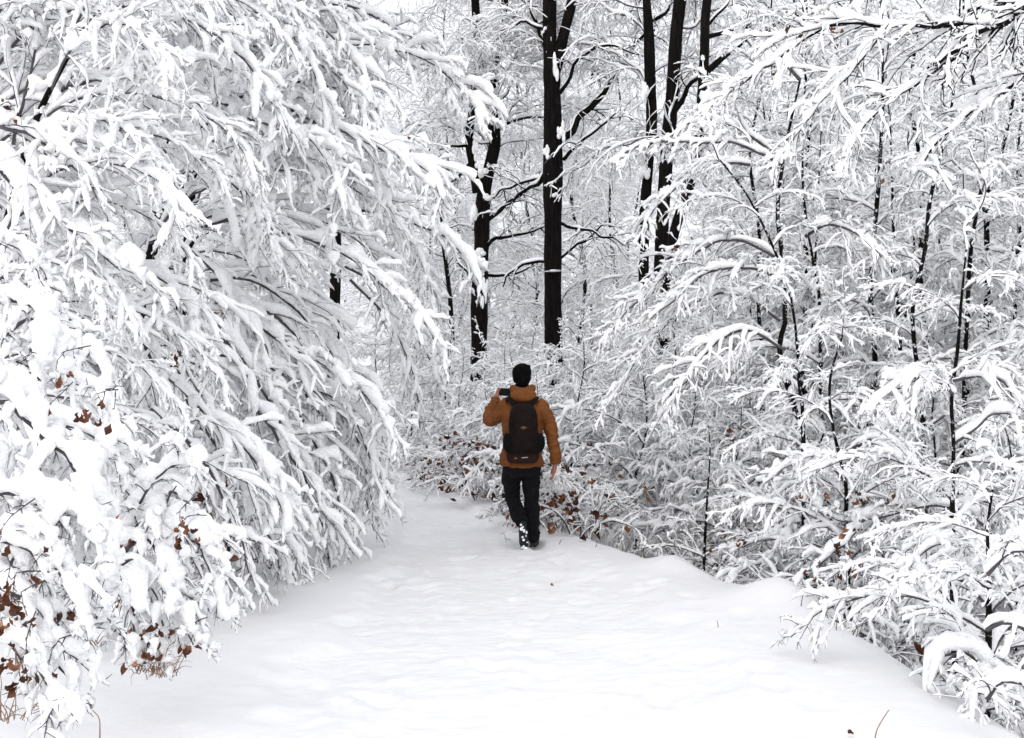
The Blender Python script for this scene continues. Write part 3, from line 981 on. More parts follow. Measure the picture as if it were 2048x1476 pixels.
def tall_tree(label, d, stems, limbs, seed, sprays, name="beech_tree", extra=12.0):
    """stems: [(pixel points), (pixel widths)]; the first one starts at the ground"""
    p0 = stems[0][0][0]
    b = P(p0[0], p0[1], d)
    b[2] = hz(b[0], b[1]) - 0.2
    t = thing(name, label, "tree", b)
    for k, (pts, wd) in enumerate(stems):
        w = [P(x, y, d) for x, y in pts]
        rad = [v / 2 / F_PX * d for v in wd]
        if k == 0:
            w = [b] + w
            rad = [rad[0] * 1.25] + rad
        if pts[-1][1] <= 0:
            v = norm(w[-1] - w[-2])
            w.append(w[-1] + v * 3.0)
            w.append(w[-1] + v * 3.0)
            rad += [rad[-1] * 0.8, rad[-1] * 0.5]
        w = np.array(w)
        # radii follow the control points
        ss = np.concatenate([[0], np.cumsum(np.linalg.norm(np.diff(w, axis=0), axis=1))])
        rr = np.interp(np.linspace(0, ss[-1], 40), ss, rad)
        link("trunk" if k == 0 else "limb", trunk_mesh(w, rr, 14, 0.14, wob=0.035, seed=seed + k, origin=b), t)
        fine_sprays(t, w, max(3, int(sprays * ss[-1] / 10)), seed * 10 + k, f0=0.4 if k == 0 else 0.1, az=(0, 360) if seed == 32 else (15, 165))
    for k, (pts, wd, dd) in enumerate(limbs):
        ctrl = [P(x, y, d + dd * i / (len(pts) - 1)) for i, (x, y) in enumerate(pts)]
        hero_branch(t, ctrl, wd / 2 / F_PX * d, wd / 9 / F_PX * d + 0.004, mat=M_TRUNK, seed=seed * 7 + k, **LIMB)
    return t


tall_tree("tall black beech trunk rising straight behind the walker, forked near the top", 27.0,
          [([(1108, 760), (1107, 690), (1106, 560), (1105, 430), (1106, 330), (1106, 270), (1105, 190), (1103, 130), (1099, 85), (1100, 0)], [40, 36, 34, 36, 40, 38, 33, 35, 26, 27]),
           ([(1108, 155), (1118, 110), (1130, 60), (1145, 0)], [22, 22, 20, 19])],
          [([(1120, 285), (1160, 240), (1200, 190), (1240, 135), (1275, 85), (1310, 30)], 17, 0.5),
           ([(1120, 185), (1140, 150), (1165, 110), (1195, 92), (1235, 92), (1285, 112)], 9, -1.0),
           ([(1125, 320), (1150, 297), (1170, 280), (1200, 250), (1230, 230)], 9, -1.5),
           ([(1095, 345), (1060, 375), (1020, 405), (985, 435)], 10, 1.5),
           ([(1095, 355), (1050, 365), (1005, 380), (978, 400)], 8, 2.0),
           ([(1122, 450), (1160, 455), (1200, 470), (1250, 490)], 8, -1.5),
           ([(1122, 515), (1150, 495), (1175, 480), (1210, 440)], 9, 1.0),
           ([(1095, 100), (1075, 55), (1062, 20), (1055, -20)], 12, 0.5),
           ([(1095, 60), (1050, 50), (1000, 60)], 7, 0.5),
           ([(1095, 520), (1060, 528), (1030, 540), (1000, 570)], 8, 1.0)], 31, 14)
tall_tree("rugged dark beech left of the straight trunk, forking low with snow in its crotch", 29.0,
          [([(957, 760), (958, 690), (960, 580), (963, 500), (964, 430), (970, 370), (980, 330), (990, 280), (985, 220), (986, 150), (1000, 80), (1010, 0)], [34, 34, 32, 31, 33, 26, 24, 23, 20, 16, 18, 14]),
           ([(955, 385), (946, 330), (938, 280), (945, 215), (950, 140), (955, 80), (950, 0)], [20, 17, 16, 14, 16, 18, 16])],
          [([(975, 440), (1000, 420), (1030, 400), (1060, 380), (1090, 360)], 10, -0.5),
           ([(970, 500), (985, 485), (1010, 472), (1050, 465), (1090, 455)], 9, -0.5),
           ([(985, 265), (1010, 248), (1045, 238), (1085, 232)], 9, -0.5),
           ([(1000, 170), (1020, 140), (1030, 120), (1065, 105)], 10, -0.5),
           ([(970, 555), (1000, 550), (1040, 540), (1080, 520)], 8, 0.5),
           ([(950, 560), (930, 545), (905, 500)], 8, 0.5),
           ([(945, 320), (920, 345), (890, 370)], 8, 0.5),
           ([(940, 290), (910, 290), (880, 300)], 8, -0.5)], 32, 20)
tall_tree("left one of the three dark trunks at the right of the gap", 26.0,
          [([(1288, 760), (1288, 620), (1287, 490), (1291, 400), (1297, 330), (1303, 250), (1300, 150), (1297, 60), (1293, 0)], [24, 22, 20, 22, 20, 22, 24, 20, 18])],
          [([(1300, 100), (1280, 40), (1272, -10)], 8, 0.3), ([(1310, 40), (1350, 5), (1380, -30)], 9, 0.3)], 33, 12)
tall_tree("middle one of the three dark trunks at the right of the gap, leaning slightly", 25.0,
          [([(1312, 740), (1320, 560), (1326, 420), (1333, 310), (1340, 240), (1347, 150), (1353, 60), (1360, 0)], [26, 26, 26, 27, 28, 27, 26, 26])],
          [([(1345, 225), (1370, 190), (1400, 155), (1430, 130)], 15, -0.4)], 34, 12)
tall_tree("right one of the three dark trunks, with long limbs sweeping to the upper right", 24.0,
          [([(1330, 620), (1345, 480), (1385, 350), (1400, 260), (1405, 180), (1409, 100), (1410, 40), (1414, 0)], [18, 20, 20, 20, 20, 20, 18, 18])],
          [([(1415, 142), (1450, 112), (1500, 70), (1560, 38), (1640, 12), (1720, -20)], 14, -0.6),
           ([(1412, 75), (1470, 55), (1530, 38), (1600, 28), (1680, 0)], 10, -1.0),
           ([(1412, 60), (1440, 25), (1465, -10)], 9, 0.3),
           ([(1395, 270), (1430, 225), (1480, 190), (1530, 150)], 10, 0.5)], 35, 12)
tall_tree("dim black trunk seen through the left boughs near the top of the picture", 24.0,
          [([(668, 700), (672, 500), (668, 380), (672, 300), (660, 170), (655, 60), (650, 0)], [22, 22, 18, 20, 22, 22, 20])], [], 36, 8)
tall_tree("thin dark trunk low between the left boughs and the rugged beech", 33.0,
          [([(905, 740), (903, 640), (896, 560), (884, 470), (880, 400)], [11, 10, 9, 7, 4])], [], 37, 26)

# the wood behind: trees with crowns of fine snowed twigs
G_WOOD = "snowed-in trees of the wood behind the dark trunks"
L_WOOD = "slim snow-frosted tree in the pale wood far behind the dark trunks"
WOOD = []
for k in range(4):
    t = thing("beech_tree", L_WOOD, "tree", (0, 0, 0), G_WOOD)
    r_ = np.random.default_rng(1000 + k)
    c = [np.zeros(3)]
    for i in range(7):
        c.append(c[-1] + np.array([r_.normal(0, 0.22), r_.normal(0, 0.22), 2.1]))
    c = np.array(c)
    link("trunk", trunk_mesh(c, [0.06, 0.05, 0.04, 0.03, 0.015], 8, 0.35, seed=1000 + k, mat=M_FAR), t)
    Q, L = resample(c, 0.2)
    for i in range(40):
        f = 0.05 + 0.92 * (i + r_.random()) / 40
        put_branch(t, FINE[r_.integers(len(FINE))], Q[int(f * len(Q))], r_.uniform(0, 6.28), math.radians(r_.normal(0, 14)), r_.uniform(0.7, 1.35) * (1.1 - 0.35 * f), r_.random() < 0.5)
    WOOD.append(t)
_wused = set()
wpts = []
tries = 0
while len(wpts) < 36 and tries < 9000:
    tries += 1
    y = rs_.uniform(28, 75)
    px = rs_.uniform(-250, 2300)
    x = (px - CX) / F_PX * y
    if any((x - a) ** 2 + (y - b) ** 2 < 4.5 for a, b in wpts):
        continue
    if y < 36 and (820 < px < 1480):
        continue
    wpts.append((x, y))
wpts += [((px - CX) / F_PX * y, y) for px, y in ((1135, 40.0), (1175, 46.0), (1215, 39.0), (1250, 50.0), (1060, 42.0), (1010, 48.0), (1150, 56.0), (1200, 62.0), (890, 40.0), (930, 52.0))]
for x, y in wpts:
    k = int(rs_.integers(4))
    o = WOOD[k] if k not in _wused else copy_tree(WOOD[k])
    _wused.add(k)
    o.location = (x, y, hz(x, y) - 0.2)
    o.rotation_euler = (0, 0, rs_.uniform(0, 6.28))
    s = float(rs_.uniform(0.8, 1.15))
    o.scale = (s, s, s)


# ------------------------------------------------------------------ the walker
def loft(rings, n=20, horizontal=False, power=2.0):
    """rings: (x, y, z, rx, ry); cross-sections perpendicular to the line, or level when horizontal"""
    R = np.array(rings, dtype=float)
    C = R[:, :3]
    T = norm(np.gradient(C, axis=0))
    a = np.arange(n) / n * 2 * math.pi
    ca, sa = np.cos(a), np.sin(a)
    e = 2.0 / power
    ca, sa = np.sign(ca) * np.abs(ca) ** e, np.sign(sa) * np.abs(sa) ** e
    V = []
    for i in range(len(R)):
        if horizontal:
            S, U = np.array([1.0, 0, 0]), np.array([0, 1.0, 0])
        else:
            S = np.cross(T[i], [0, 1, 0.001])
            S = S / np.linalg.norm(S)
            U = np.cross(S, T[i])
        V.append(C[i] + R[i, 3] * ca[:, None] * S + R[i, 4] * sa[:, None] * U)
    V = np.concatenate(V)
    k = len(R)
    idx = np.arange(k * n).reshape(k, n)
    f = [tuple(int(q) for q in (idx[i, j], idx[i, (j + 1) % n], idx[i + 1, (j + 1) % n], idx[i + 1, j])) for i in range(k - 1) for j in range(n)]
    v = [tuple(x) for x in V]
    for row, c, flip in ((0, C[0], True), (k - 1, C[-1], False)):
        q = len(v)
        v.append(tuple(c))
        for j in range(n):
            t = (int(idx[row, j]), int(idx[row, (j + 1) % n]), q)
            f.append(t[::-1] if flip else t)
    return v, f


def densify(rings, m=6):
    R = np.array(rings, dtype=float)
    s = np.arange(len(R))
    p = np.vstack([2 * R[0] - R[1], R, 2 * R[-1] - R[-2]])
    out = []
    for i in range(1, len(p) - 2):
        for t in np.linspace(0, 1, m, endpoint=False):
            p0, p1, p2, p3 = p[i - 1], p[i], p[i + 1], p[i + 2]
            out.append(0.5 * (2 * p1 + (p2 - p0) * t + (2 * p0 - 5 * p1 + 4 * p2 - p3) * t * t + (3 * p1 - p0 - 3 * p2 + p3) * t ** 3))
    out.append(R[-1])
    return np.array(out)


def ellipsoid(c, r, n=20, m=14):
    th = np.linspace(0.02, math.pi - 0.02, m)
    return loft([(c[0], c[1], c[2] - r[2] * math.cos(t), r[0] * math.sin(t), r[1] * math.sin(t)) for t in th], n, True)


def join(parts):
    v, f, k = [], [], 0
    for a, b in parts:
        v += list(a)
        f += [tuple(i + k for i in q) for q in b]
        k += len(a)
    return v, f


def raw_mesh(name, v, f, mat, smooth=True):
    me = bpy.data.meshes.new(name)
    me.from_pydata([tuple(x) for x in v], [], f)
    me.validate()
    if smooth:
        me.polygons.foreach_set("use_smooth", [True] * len(me.polygons))
    me.update()
    me.materials.append(mat)
    return me


def fused(name, parts, mat, voxel, smooth=6, folds=None):
    """one continuous skin over overlapping closed lofts"""
    v, f = join(parts)
    me = raw_mesh(name, v, f, mat)
    tmp = bpy.data.objects.new("tmp", me)
    COL.objects.link(tmp)
    md = tmp.modifiers.new("remesh", 'REMESH')
    md.mode = 'VOXEL'
    md.voxel_size = voxel
    sm = tmp.modifiers.new("smooth", 'SMOOTH')
    sm.iterations = smooth
    sm.factor = 0.5
    dg = bpy.context.evaluated_depsgraph_get()
    out = bpy.data.meshes.new_from_object(tmp.evaluated_get(dg))
    bpy.data.objects.remove(tmp)
    bpy.data.meshes.remove(me)
    out.name = name
    n = len(out.vertices)
    if folds:
        co = np.empty(n * 3, dtype=np.float32)
        no = np.empty(n * 3, dtype=np.float32)
        out.vertices.foreach_get("co", co)
        out.vertices.foreach_get("normal", no)
        co, no = co.reshape(-1, 3), no.reshape(-1, 3)
        co = co + no * folds(co)[:, None]
        out.vertices.foreach_set("co", co.astype(np.float32).ravel())
    out.polygons.foreach_set("use_smooth", [True] * len(out.polygons))
    out.update()
    out.materials.clear()
    out.materials.append(mat)
    return out


def folds_cloth(amp, seed):
    def f(p):
        x, y, z = p[:, 0], p[:, 1], p[:, 2]
        a = vnoise(x * 9 + z * 7 + seed, z * 16 - x * 6 + y * 8)
        b = vnoise(x * 22 - z * 9 + seed, z * 30 + x * 8 + y * 17)
        c = 1 - np.abs(vnoise(x * 13 + z * 12 + 5 + seed, z * 21 - x * 11 + y * 12)) * 4
        return amp * (1.2 * a + 0.6 * b + 0.45 * np.clip(c, 0, 1))
    return f


def flat_mat(name, col, rough=0.7, spec=0.3, bs=0.25, bscale=260, bd=0.002, var=0.25, nscale=18):
    lo = tuple(c * (1 - var) for c in col)
    hi = tuple(c * (1 + var) for c in col)
    return mat_noise(name, [(0.3, lo), (0.7, hi)], nscale, rough, bs, bd, bscale, coord='obj', spec=spec)


M_SKIN = flat_mat("skin", (0.30, 0.125, 0.07), 0.5, 0.4, 0.1, var=0.12)
M_HAIR = flat_mat("black_hair", (0.0035, 0.003, 0.003), 0.85, 0.06, 0.6, 160, 0.006)
M_JACKET = flat_mat("rust_jacket_fabric", (0.158, 0.056, 0.0165), 0.8, 0.12, 0.25, 300, 0.0015, 0.18, 9)
M_TROUSER = flat_mat("black_trouser_fabric", (0.006, 0.006, 0.008), 0.85, 0.1, 0.2, 240, 0.002, 0.3)
M_PACK = flat_mat("dark_brown_pack_fabric", (0.0085, 0.0048, 0.0046), 0.8, 0.10, 0.4, 420, 0.0015, 0.25)
M_PACKB = flat_mat("black_pack_fabric", (0.0028, 0.0028, 0.003), 0.8, 0.10, 0.4, 420, 0.0015, 0.25)
M_PACKL = flat_mat("brown_pack_panel", (0.018, 0.008, 0.006), 0.8, 0.12, 0.4, 420, 0.0015, 0.2)
M_EMBLEM = flat_mat("rust_emblem", (0.17, 0.062, 0.030), 0.6, 0.3, 0, var=0.1)
M_PALE = flat_mat("pale_print", (0.42, 0.38, 0.36), 0.6, 0.3, 0, var=0.1)
M_RUBBER = flat_mat("black_rubber", (0.008, 0.011, 0.012), 0.6, 0.35, 0.2)
M_SHOE = flat_mat("dark_shoe_fabric", (0.010, 0.011, 0.012), 0.7, 0.3, 0.4)
M_GLASS = flat_mat("phone_black", (0.003, 0.003, 0.0035), 0.5, 0.15, 0.0)
M_EYE = flat_mat("eye", (0.5, 0.48, 0.45), 0.2, 0.5, 0.0, var=0.02)

WX, WY = float(P(1045, 1095, 13.4)[0]), 13.4
WZ = hz(WX, WY) - 0.062
WALKER = thing("person", "walker seen from behind in a rust jacket and black trousers, lifting a phone", "person", (WX, WY, WZ))

# body: one continuous skin from the head to the fingertips and feet
head = ellipsoid((-0.005, 0.075, 1.650), (0.076, 0.092, 0.112), 24, 18)
jaw = ellipsoid((-0.005, 0.105, 1.580), (0.055, 0.062, 0.052))
nose = ellipsoid((-0.005, 0.172, 1.633), (0.014, 0.020, 0.022), 12, 8)
lips = ellipsoid((-0.005, 0.160, 1.588), (0.024, 0.010, 0.009), 12, 8)
ears = [ellipsoid((sx * 0.079 - 0.005, 0.07, 1.637), (0.011, 0.020, 0.031), 12, 8) for sx in (-1, 1)]
neck = loft(densify([(0, 0.05, 1.42, 0.06, 0.06), (0, 0.055, 1.50, 0.055, 0.058), (0, 0.065, 1.60, 0.054, 0.058)]), 18)
core = loft(densify([(0, 0.06, 0.80, 0.13, 0.09), (0, 0.05, 1.00, 0.125, 0.085), (0, 0.05, 1.2, 0.14, 0.09), (0, 0.05, 1.36, 0.13, 0.08), (0, 0.05, 1.43, 0.06, 0.05)]), 20, True)
R_ARM = [(0.150, 0.05, 1.38, 0.05, 0.05), (0.235, 0.045, 1.25, 0.045, 0.045), (0.272, 0.04, 1.10, 0.040, 0.040), (0.300, 0.07, 0.96, 0.034, 0.034), (0.312, 0.10, 0.84, 0.025, 0.028), (0.310, 0.11, 0.80, 0.022, 0.032)]
L_ARM = [(-0.145, 0.05, 1.38, 0.05, 0.05), (-0.245, 0.10, 1.28, 0.045, 0.045), (-0.308, 0.17, 1.225, 0.040, 0.040), (-0.285, 0.28, 1.33, 0.033, 0.033), (-0.250, 0.36, 1.425, 0.025, 0.027), (-0.242, 0.375, 1.455, 0.024, 0.030)]


def finger(pts, r0=0.0095, r1=0.007):
    n = len(pts)
    return loft(densify([(p[0], p[1], p[2], r0 + (r1 - r0) * i / (n - 1), r0 + (r1 - r0) * i / (n - 1)) for i, p in enumerate(pts)], 4), 10)


# right hand hangs relaxed: palm towards the thigh, fingers slightly curled
r_hand = [loft(densify([(0.311, 0.105, 0.815, 0.020, 0.030), (0.306, 0.115, 0.780, 0.023, 0.044), (0.300, 0.122, 0.745, 0.021, 0.045), (0.296, 0.124, 0.725, 0.017, 0.041)]), 14)]
for k, (dy, ln) in enumerate(((0.034, 0.070), (0.012, 0.080), (-0.010, 0.074), (-0.030, 0.058))):
    y0 = 0.122 + dy
    r_hand.append(finger([(0.298, y0, 0.735), (0.291, y0 + 0.004, 0.735 - ln * 0.45), (0.278, y0 + 0.006, 0.735 - ln * 0.78), (0.258, y0 + 0.006, 0.735 - ln * 0.86)], 0.0112, 0.0088))
r_hand.append(finger([(0.300, 0.145, 0.785), (0.288, 0.168, 0.762), (0.278, 0.178, 0.735), (0.272, 0.178, 0.715)], 0.011, 0.008))
# left hand grips the phone's left end: fingers behind it, thumb on the near face
l_hand = [loft(densify([(-0.246, 0.368, 1.440, 0.022, 0.027), (-0.243, 0.385, 1.465, 0.019, 0.036), (-0.240, 0.40, 1.490, 0.017, 0.038), (-0.238, 0.408, 1.505, 0.014, 0.034)]), 14)]
for k, (dz, ln) in enumerate(((0.030, 0.070), (0.012, 0.078), (-0.006, 0.072), (-0.022, 0.060))):
    z0 = 1.492 + dz
    l_hand.append(finger([(-0.240, 0.405, z0), (-0.236, 0.432, z0 + 0.003), (-0.215, 0.440, z0 + 0.004), (-0.236 + ln, 0.438, z0 + 0.003)], 0.0092))
l_hand.append(finger([(-0.240, 0.385, 1.475), (-0.232, 0.388, 1.500), (-0.222, 0.400, 1.518), (-0.208, 0.404, 1.522)], 0.011, 0.008))
legs_body = [loft(densify([(0.08, 0.10, 0.86, 0.07, 0.07), (0.09, 0.20, 0.50, 0.05, 0.05), (0.105, 0.27, 0.10, 0.035, 0.035)]), 16),
             loft(densify([(-0.09, 0.12, 0.86, 0.07, 0.07), (-0.105, 0.29, 0.52, 0.045, 0.045), (-0.060, 0.18, 0.37, 0.038, 0.038), (-0.030, 0.11, 0.30, 0.030, 0.030)]), 16)]
body_me = fused("body", [head, jaw, nose, lips, neck, core, loft(densify(R_ARM), 16), loft(densify(L_ARM), 16)] + ears + r_hand + l_hand + legs_body, M_SKIN, 0.0048, 2)
link("body", body_me, WALKER)
for sx in (-1, 1):
    ev, ef = ellipsoid((sx * 0.032 - 0.005, 0.158, 1.655), (0.013, 0.010, 0.010), 12, 8)
    link("eye", raw_mesh("eye", ev, ef, M_EYE), WALKER)

# hair: short, thick, tapering to the nape
hair_me = fused("hair", [ellipsoid((-0.005, 0.060, 1.690), (0.090, 0.106, 0.078), 24, 16), ellipsoid((-0.005, 0.035, 1.640), (0.086, 0.082, 0.088), 24, 16),
                         ellipsoid((-0.004, 0.020, 1.590), (0.066, 0.055, 0.052), 20, 12), ellipsoid((0.01, 0.07, 1.735), (0.066, 0.080, 0.030), 18, 10),
                         ellipsoid((-0.03, 0.10, 1.722), (0.05, 0.06, 0.034), 18, 10)], M_HAIR, 0.0055, 3,
                lambda p: 0.014 * vnoise(p[:, 0] * 60 + 3 * p[:, 2], p[:, 2] * 34 + p[:, 1] * 40) + 0.005 * vnoise(p[:, 0] * 130, p[:, 2] * 70 + p[:, 1] * 90))
link("hair", hair_me, WALKER)
scarf_me = fused("scarf", [loft(densify([(-0.005, 0.062, 1.480, 0.080, 0.085), (-0.005, 0.070, 1.530, 0.074, 0.082), (-0.005, 0.078, 1.572, 0.066, 0.076)]), 20, True)], M_PACKB, 0.006, 3, folds_cloth(0.006, 9))
link("scarf", scarf_me, WALKER)

# jacket
torso = loft(densify([(-0.008, 0.06, 0.795, 0.200, 0.140), (-0.010, 0.06, 0.84, 0.207, 0.146), (-0.005, 0.055, 0.93, 0.196, 0.142), (0.0, 0.05, 1.05, 0.186, 0.134), (0.0, 0.05, 1.2, 0.194, 0.135),
                      (0.0, 0.05, 1.31, 0.192, 0.128), (0.0, 0.05, 1.385, 0.158, 0.105), (0.0, 0.055, 1.445, 0.104, 0.088), (0.0, 0.06, 1.50, 0.082, 0.08)]), 32, True)


def sleeve(rings, wr, f0, f1, freq):
    R = densify(rings, 14)
    t = np.linspace(0, 1, len(R))
    w = wr * np.sin(t * freq) * sst((t - f0) / 0.08) * sst((f1 - t) / 0.06)
    R[:, 3] += w
    R[:, 4] += w
    return loft(R, 22)


SR = sleeve([(0.135, 0.05, 1.385, 0.075, 0.080), (0.185, 0.05, 1.345, 0.072, 0.078), (0.238, 0.045, 1.235, 0.066, 0.070), (0.272, 0.04, 1.10, 0.060, 0.064), (0.300, 0.065, 0.965, 0.055, 0.058), (0.314, 0.092, 0.85, 0.050, 0.052), (0.313, 0.098, 0.818, 0.046, 0.048)], 0.0035, 0.45, 0.95, 75)
SL = sleeve([(-0.125, 0.05, 1.385, 0.075, 0.080), (-0.180, 0.07, 1.335, 0.072, 0.078), (-0.250, 0.115, 1.262, 0.068, 0.072), (-0.303, 0.165, 1.232, 0.063, 0.064), (-0.303, 0.235, 1.285, 0.058, 0.058), (-0.278, 0.30, 1.360, 0.052, 0.054), (-0.254, 0.345, 1.425, 0.045, 0.047)], 0.0055, 0.50, 0.97, 85)
jacket_me = fused("jacket", [torso, SR, SL], M_JACKET, 0.0065, 3, folds_cloth(0.016, 2))
jacket = link("jacket", jacket_me, WALKER)
ring = []
for t in np.linspace(-0.15, math.pi + 0.15, 15):
    s_ = math.sin(t)
    ring.append((0.094 * math.cos(t), 0.075 - 0.125 * max(s_, 0), 1.532 - 0.035 * max(s_, 0) ** 2, 0.030 + 0.012 * max(s_, 0), 0.036 + 0.012 * max(s_, 0)))
rv, rf = [], []
R_ = np.array(ring)
tn = norm(np.gradient(R_[:, :3], axis=0))
vv = []
for i in range(len(R_)):
    up = np.array([0, -0.25, 1.0])
    sd = norm(np.cross(tn[i], up))
    u2 = np.cross(sd, tn[i])
    for a in np.arange(14) / 14 * 2 * math.pi:
        vv.append(R_[i, :3] + R_[i, 3] * math.cos(a) * sd + R_[i, 4] * math.sin(a) * u2)
ff = [(i * 14 + j, i * 14 + (j + 1) % 14, (i + 1) * 14 + (j + 1) % 14, (i + 1) * 14 + j) for i in range(len(R_) - 1) for j in range(14)]
ff += [tuple(range(13, -1, -1)), tuple(range((len(R_) - 1) * 14, len(R_) * 14))]
hood_me = fused("hood", [(vv, ff), ellipsoid((0.006, -0.055, 1.470), (0.126, 0.062, 0.062), 24, 14), ellipsoid((0.01, -0.075, 1.450), (0.088, 0.055, 0.048), 20, 12)],
                M_JACKET, 0.006, 4, folds_cloth(0.011, 31))
link("hood", hood_me, jacket)

# trousers
trousers_me = fused("trousers", [
    loft(densify([(-0.008, 0.065, 0.70, 0.10, 0.10), (-0.008, 0.062, 0.76, 0.176, 0.118), (-0.006, 0.06, 0.84, 0.180, 0.122), (-0.005, 0.06, 0.92, 0.165, 0.115)]), 26, True),
    loft(densify([(0.082, 0.08, 0.84, 0.088, 0.105), (0.081, 0.13, 0.70, 0.084, 0.094), (0.084, 0.20, 0.52, 0.074, 0.080), (0.090, 0.245, 0.33, 0.070, 0.075), (0.100, 0.275, 0.16, 0.067, 0.073), (0.106, 0.285, 0.075, 0.066, 0.073)]), 22),
    loft(densify([(-0.095, 0.08, 0.84, 0.090, 0.105), (-0.103, 0.165, 0.70, 0.087, 0.094), (-0.102, 0.275, 0.54, 0.075, 0.078), (-0.074, 0.235, 0.425, 0.071, 0.073), (-0.036, 0.135, 0.325, 0.068, 0.070), (-0.010, 0.065, 0.255, 0.062, 0.064)]), 22)],
    M_TROUSER, 0.006, 3, folds_cloth(0.015, 17))
link("trousers", trousers_me, WALKER)


# shoes: sole with lugs, upper; built along +y (toe), sole at z = 0
def sole_outline(k=1.0):
    pts = []
    for t in np.linspace(0, 2 * math.pi, 36, endpoint=False):
        y = 0.055 + 0.147 * math.sin(t)
        w = 0.040 + 0.010 * math.sin(t) - 0.006 * math.cos(2 * t) * (1 if math.sin(t) < 0.2 else 0.2)
        c_ = math.cos(t)
        pts.append((math.copysign(abs(c_) ** 0.75, c_) * w * k, y * 1.0))
    return pts


def shoe_parts():
    o = sole_outline()
    v, f = [], []
    for z, k in ((0.0, 0.94), (0.006, 1.0), (0.026, 1.0), (0.032, 0.96)):
        v += [(x * k, 0.055 + (y - 0.055) * (0.985 if k < 1 else 1), z) for x, y in o]
    n = len(o)
    for i in range(3):
        f += [(i * n + j, i * n + (j + 1) % n, (i + 1) * n + (j + 1) % n, (i + 1) * n + j) for j in range(n)]
    f += [tuple(range(n - 1, -1, -1)), tuple(range(3 * n, 4 * n))]
    # lugs in a chevron pattern
    for i in range(11):
        yc = -0.075 + i * 0.0255
        for sx in (-1, 1):
            a, b = 0.006, 0.033 if (0.0 < yc < 0.16 or yc < -0.03) else 0.026
            q = len(v)
            dy = 0.010
            for z in (0.001, -0.0055):
                v += [(sx * a, yc, z), (sx * b, yc - dy, z), (sx * b, yc - dy + 0.012, z), (sx * a, yc + 0.012, z)]
            f += [(q + 4, q + 5, q + 6, q + 7), (q, q + 1, q + 5, q + 4), (q + 1, q + 2, q + 6, q + 5), (q + 2, q + 3, q + 7, q + 6), (q + 3, q, q + 4, q + 7)]
    sole = (v, f)
    up = fused("upper", [loft(densify([(0, -0.078, 0.045, 0.030, 0.030), (0, -0.045, 0.062, 0.037, 0.040), (0, 0.01, 0.066, 0.040, 0.045), (0, 0.08, 0.055, 0.043, 0.034), (0, 0.14, 0.046, 0.044, 0.026), (0, 0.185, 0.040, 0.028, 0.016)]), 18),
                         loft(densify([(0, -0.035, 0.05, 0.040, 0.050), (0, -0.035, 0.10, 0.037, 0.045), (0, -0.033, 0.135, 0.036, 0.042)]), 18)], M_SHOE, 0.005, 3, folds_cloth(0.003, 4))
    return sole, up


sole_g, upper_me = shoe_parts()
sole_me = raw_mesh("sole", sole_g[0], sole_g[1], M_RUBBER, False)
# snow packed into the tread
rr_ = np.random.default_rng(8)
parts_ = []
for i in range(13):
    y = rr_.uniform(-0.06, 0.19)
    if 0.045 < y < 0.075 and rr_.random() < 0.6:
        continue
    x = rr_.uniform(-0.030, 0.030)
    s_ = rr_.uniform(0.006, 0.019)
    parts_.append(ellipsoid((x, y, -0.003), (s_, s_ * rr_.uniform(0.8, 1.7), 0.006), 10, 7))
parts_.append(ellipsoid((0.008, 0.178, 0.0), (0.024, 0.018, 0.010), 12, 8))
tread_snow_me = raw_mesh("snow", *join(parts_), M_SNOW)


def shoe(loc, rot, lab):
    s = tag(link("shoe", upper_me, WALKER, loc), lab)
    s.rotation_euler = rot
    link("sole", sole_me, s)
    return s


shoe((0.106, 0.325, 0.012), (0, 0, math.radians(-8)), "shoe planted flat in the snow")
ls = shoe((0.008, 0.030, 0.193), (math.radians(-80), math.radians(-4), math.radians(3)), "shoe lifted on its toe, snow packed in the tread")
tag(link("snow", tread_snow_me, ls), kind='stuff')

# backpack (worn, so a thing of its own)
PACK = thing("backpack", "slim dark brown backpack with black side pockets worn by the walker", "backpack", (WX, WY, WZ + 0.90))


def pk(v):
    return [(x, y, z - 0.90) for x, y, z in v]


def add_pack(name, parts, mat, voxel=0.006, smooth=3, folds=None, parent=PACK):
    me = fused(name, [(pk(v), f) for v, f in parts], mat, voxel, smooth, folds)
    return link(name, me, parent)


pack_body = loft(densify([(0.012, -0.150, 0.935, 0.100, 0.060), (0.012, -0.172, 0.955, 0.128, 0.084), (0.012, -0.182, 1.05, 0.134, 0.096), (0.008, -0.182, 1.18, 0.136, 0.098),
                          (0.006, -0.172, 1.30, 0.128, 0.088), (0.004, -0.155, 1.365, 0.100, 0.066), (0.002, -0.140, 1.395, 0.062, 0.040)]), 36, True, 2.8)
add_pack("pack_body", [pack_body], M_PACK, 0.006, 4, folds_cloth(0.005, 3))
front = loft(densify([(0.008, -0.262, 0.965, 0.070, 0.014), (0.008, -0.272, 1.00, 0.086, 0.020), (0.008, -0.278, 1.12, 0.088, 0.020), (0.006, -0.276, 1.24, 0.084, 0.018), (0.005, -0.262, 1.315, 0.062, 0.012)]), 26, True, 3.0)
add_pack("front_pocket", [front], M_PACK, 0.005, 3, folds_cloth(0.003, 5))
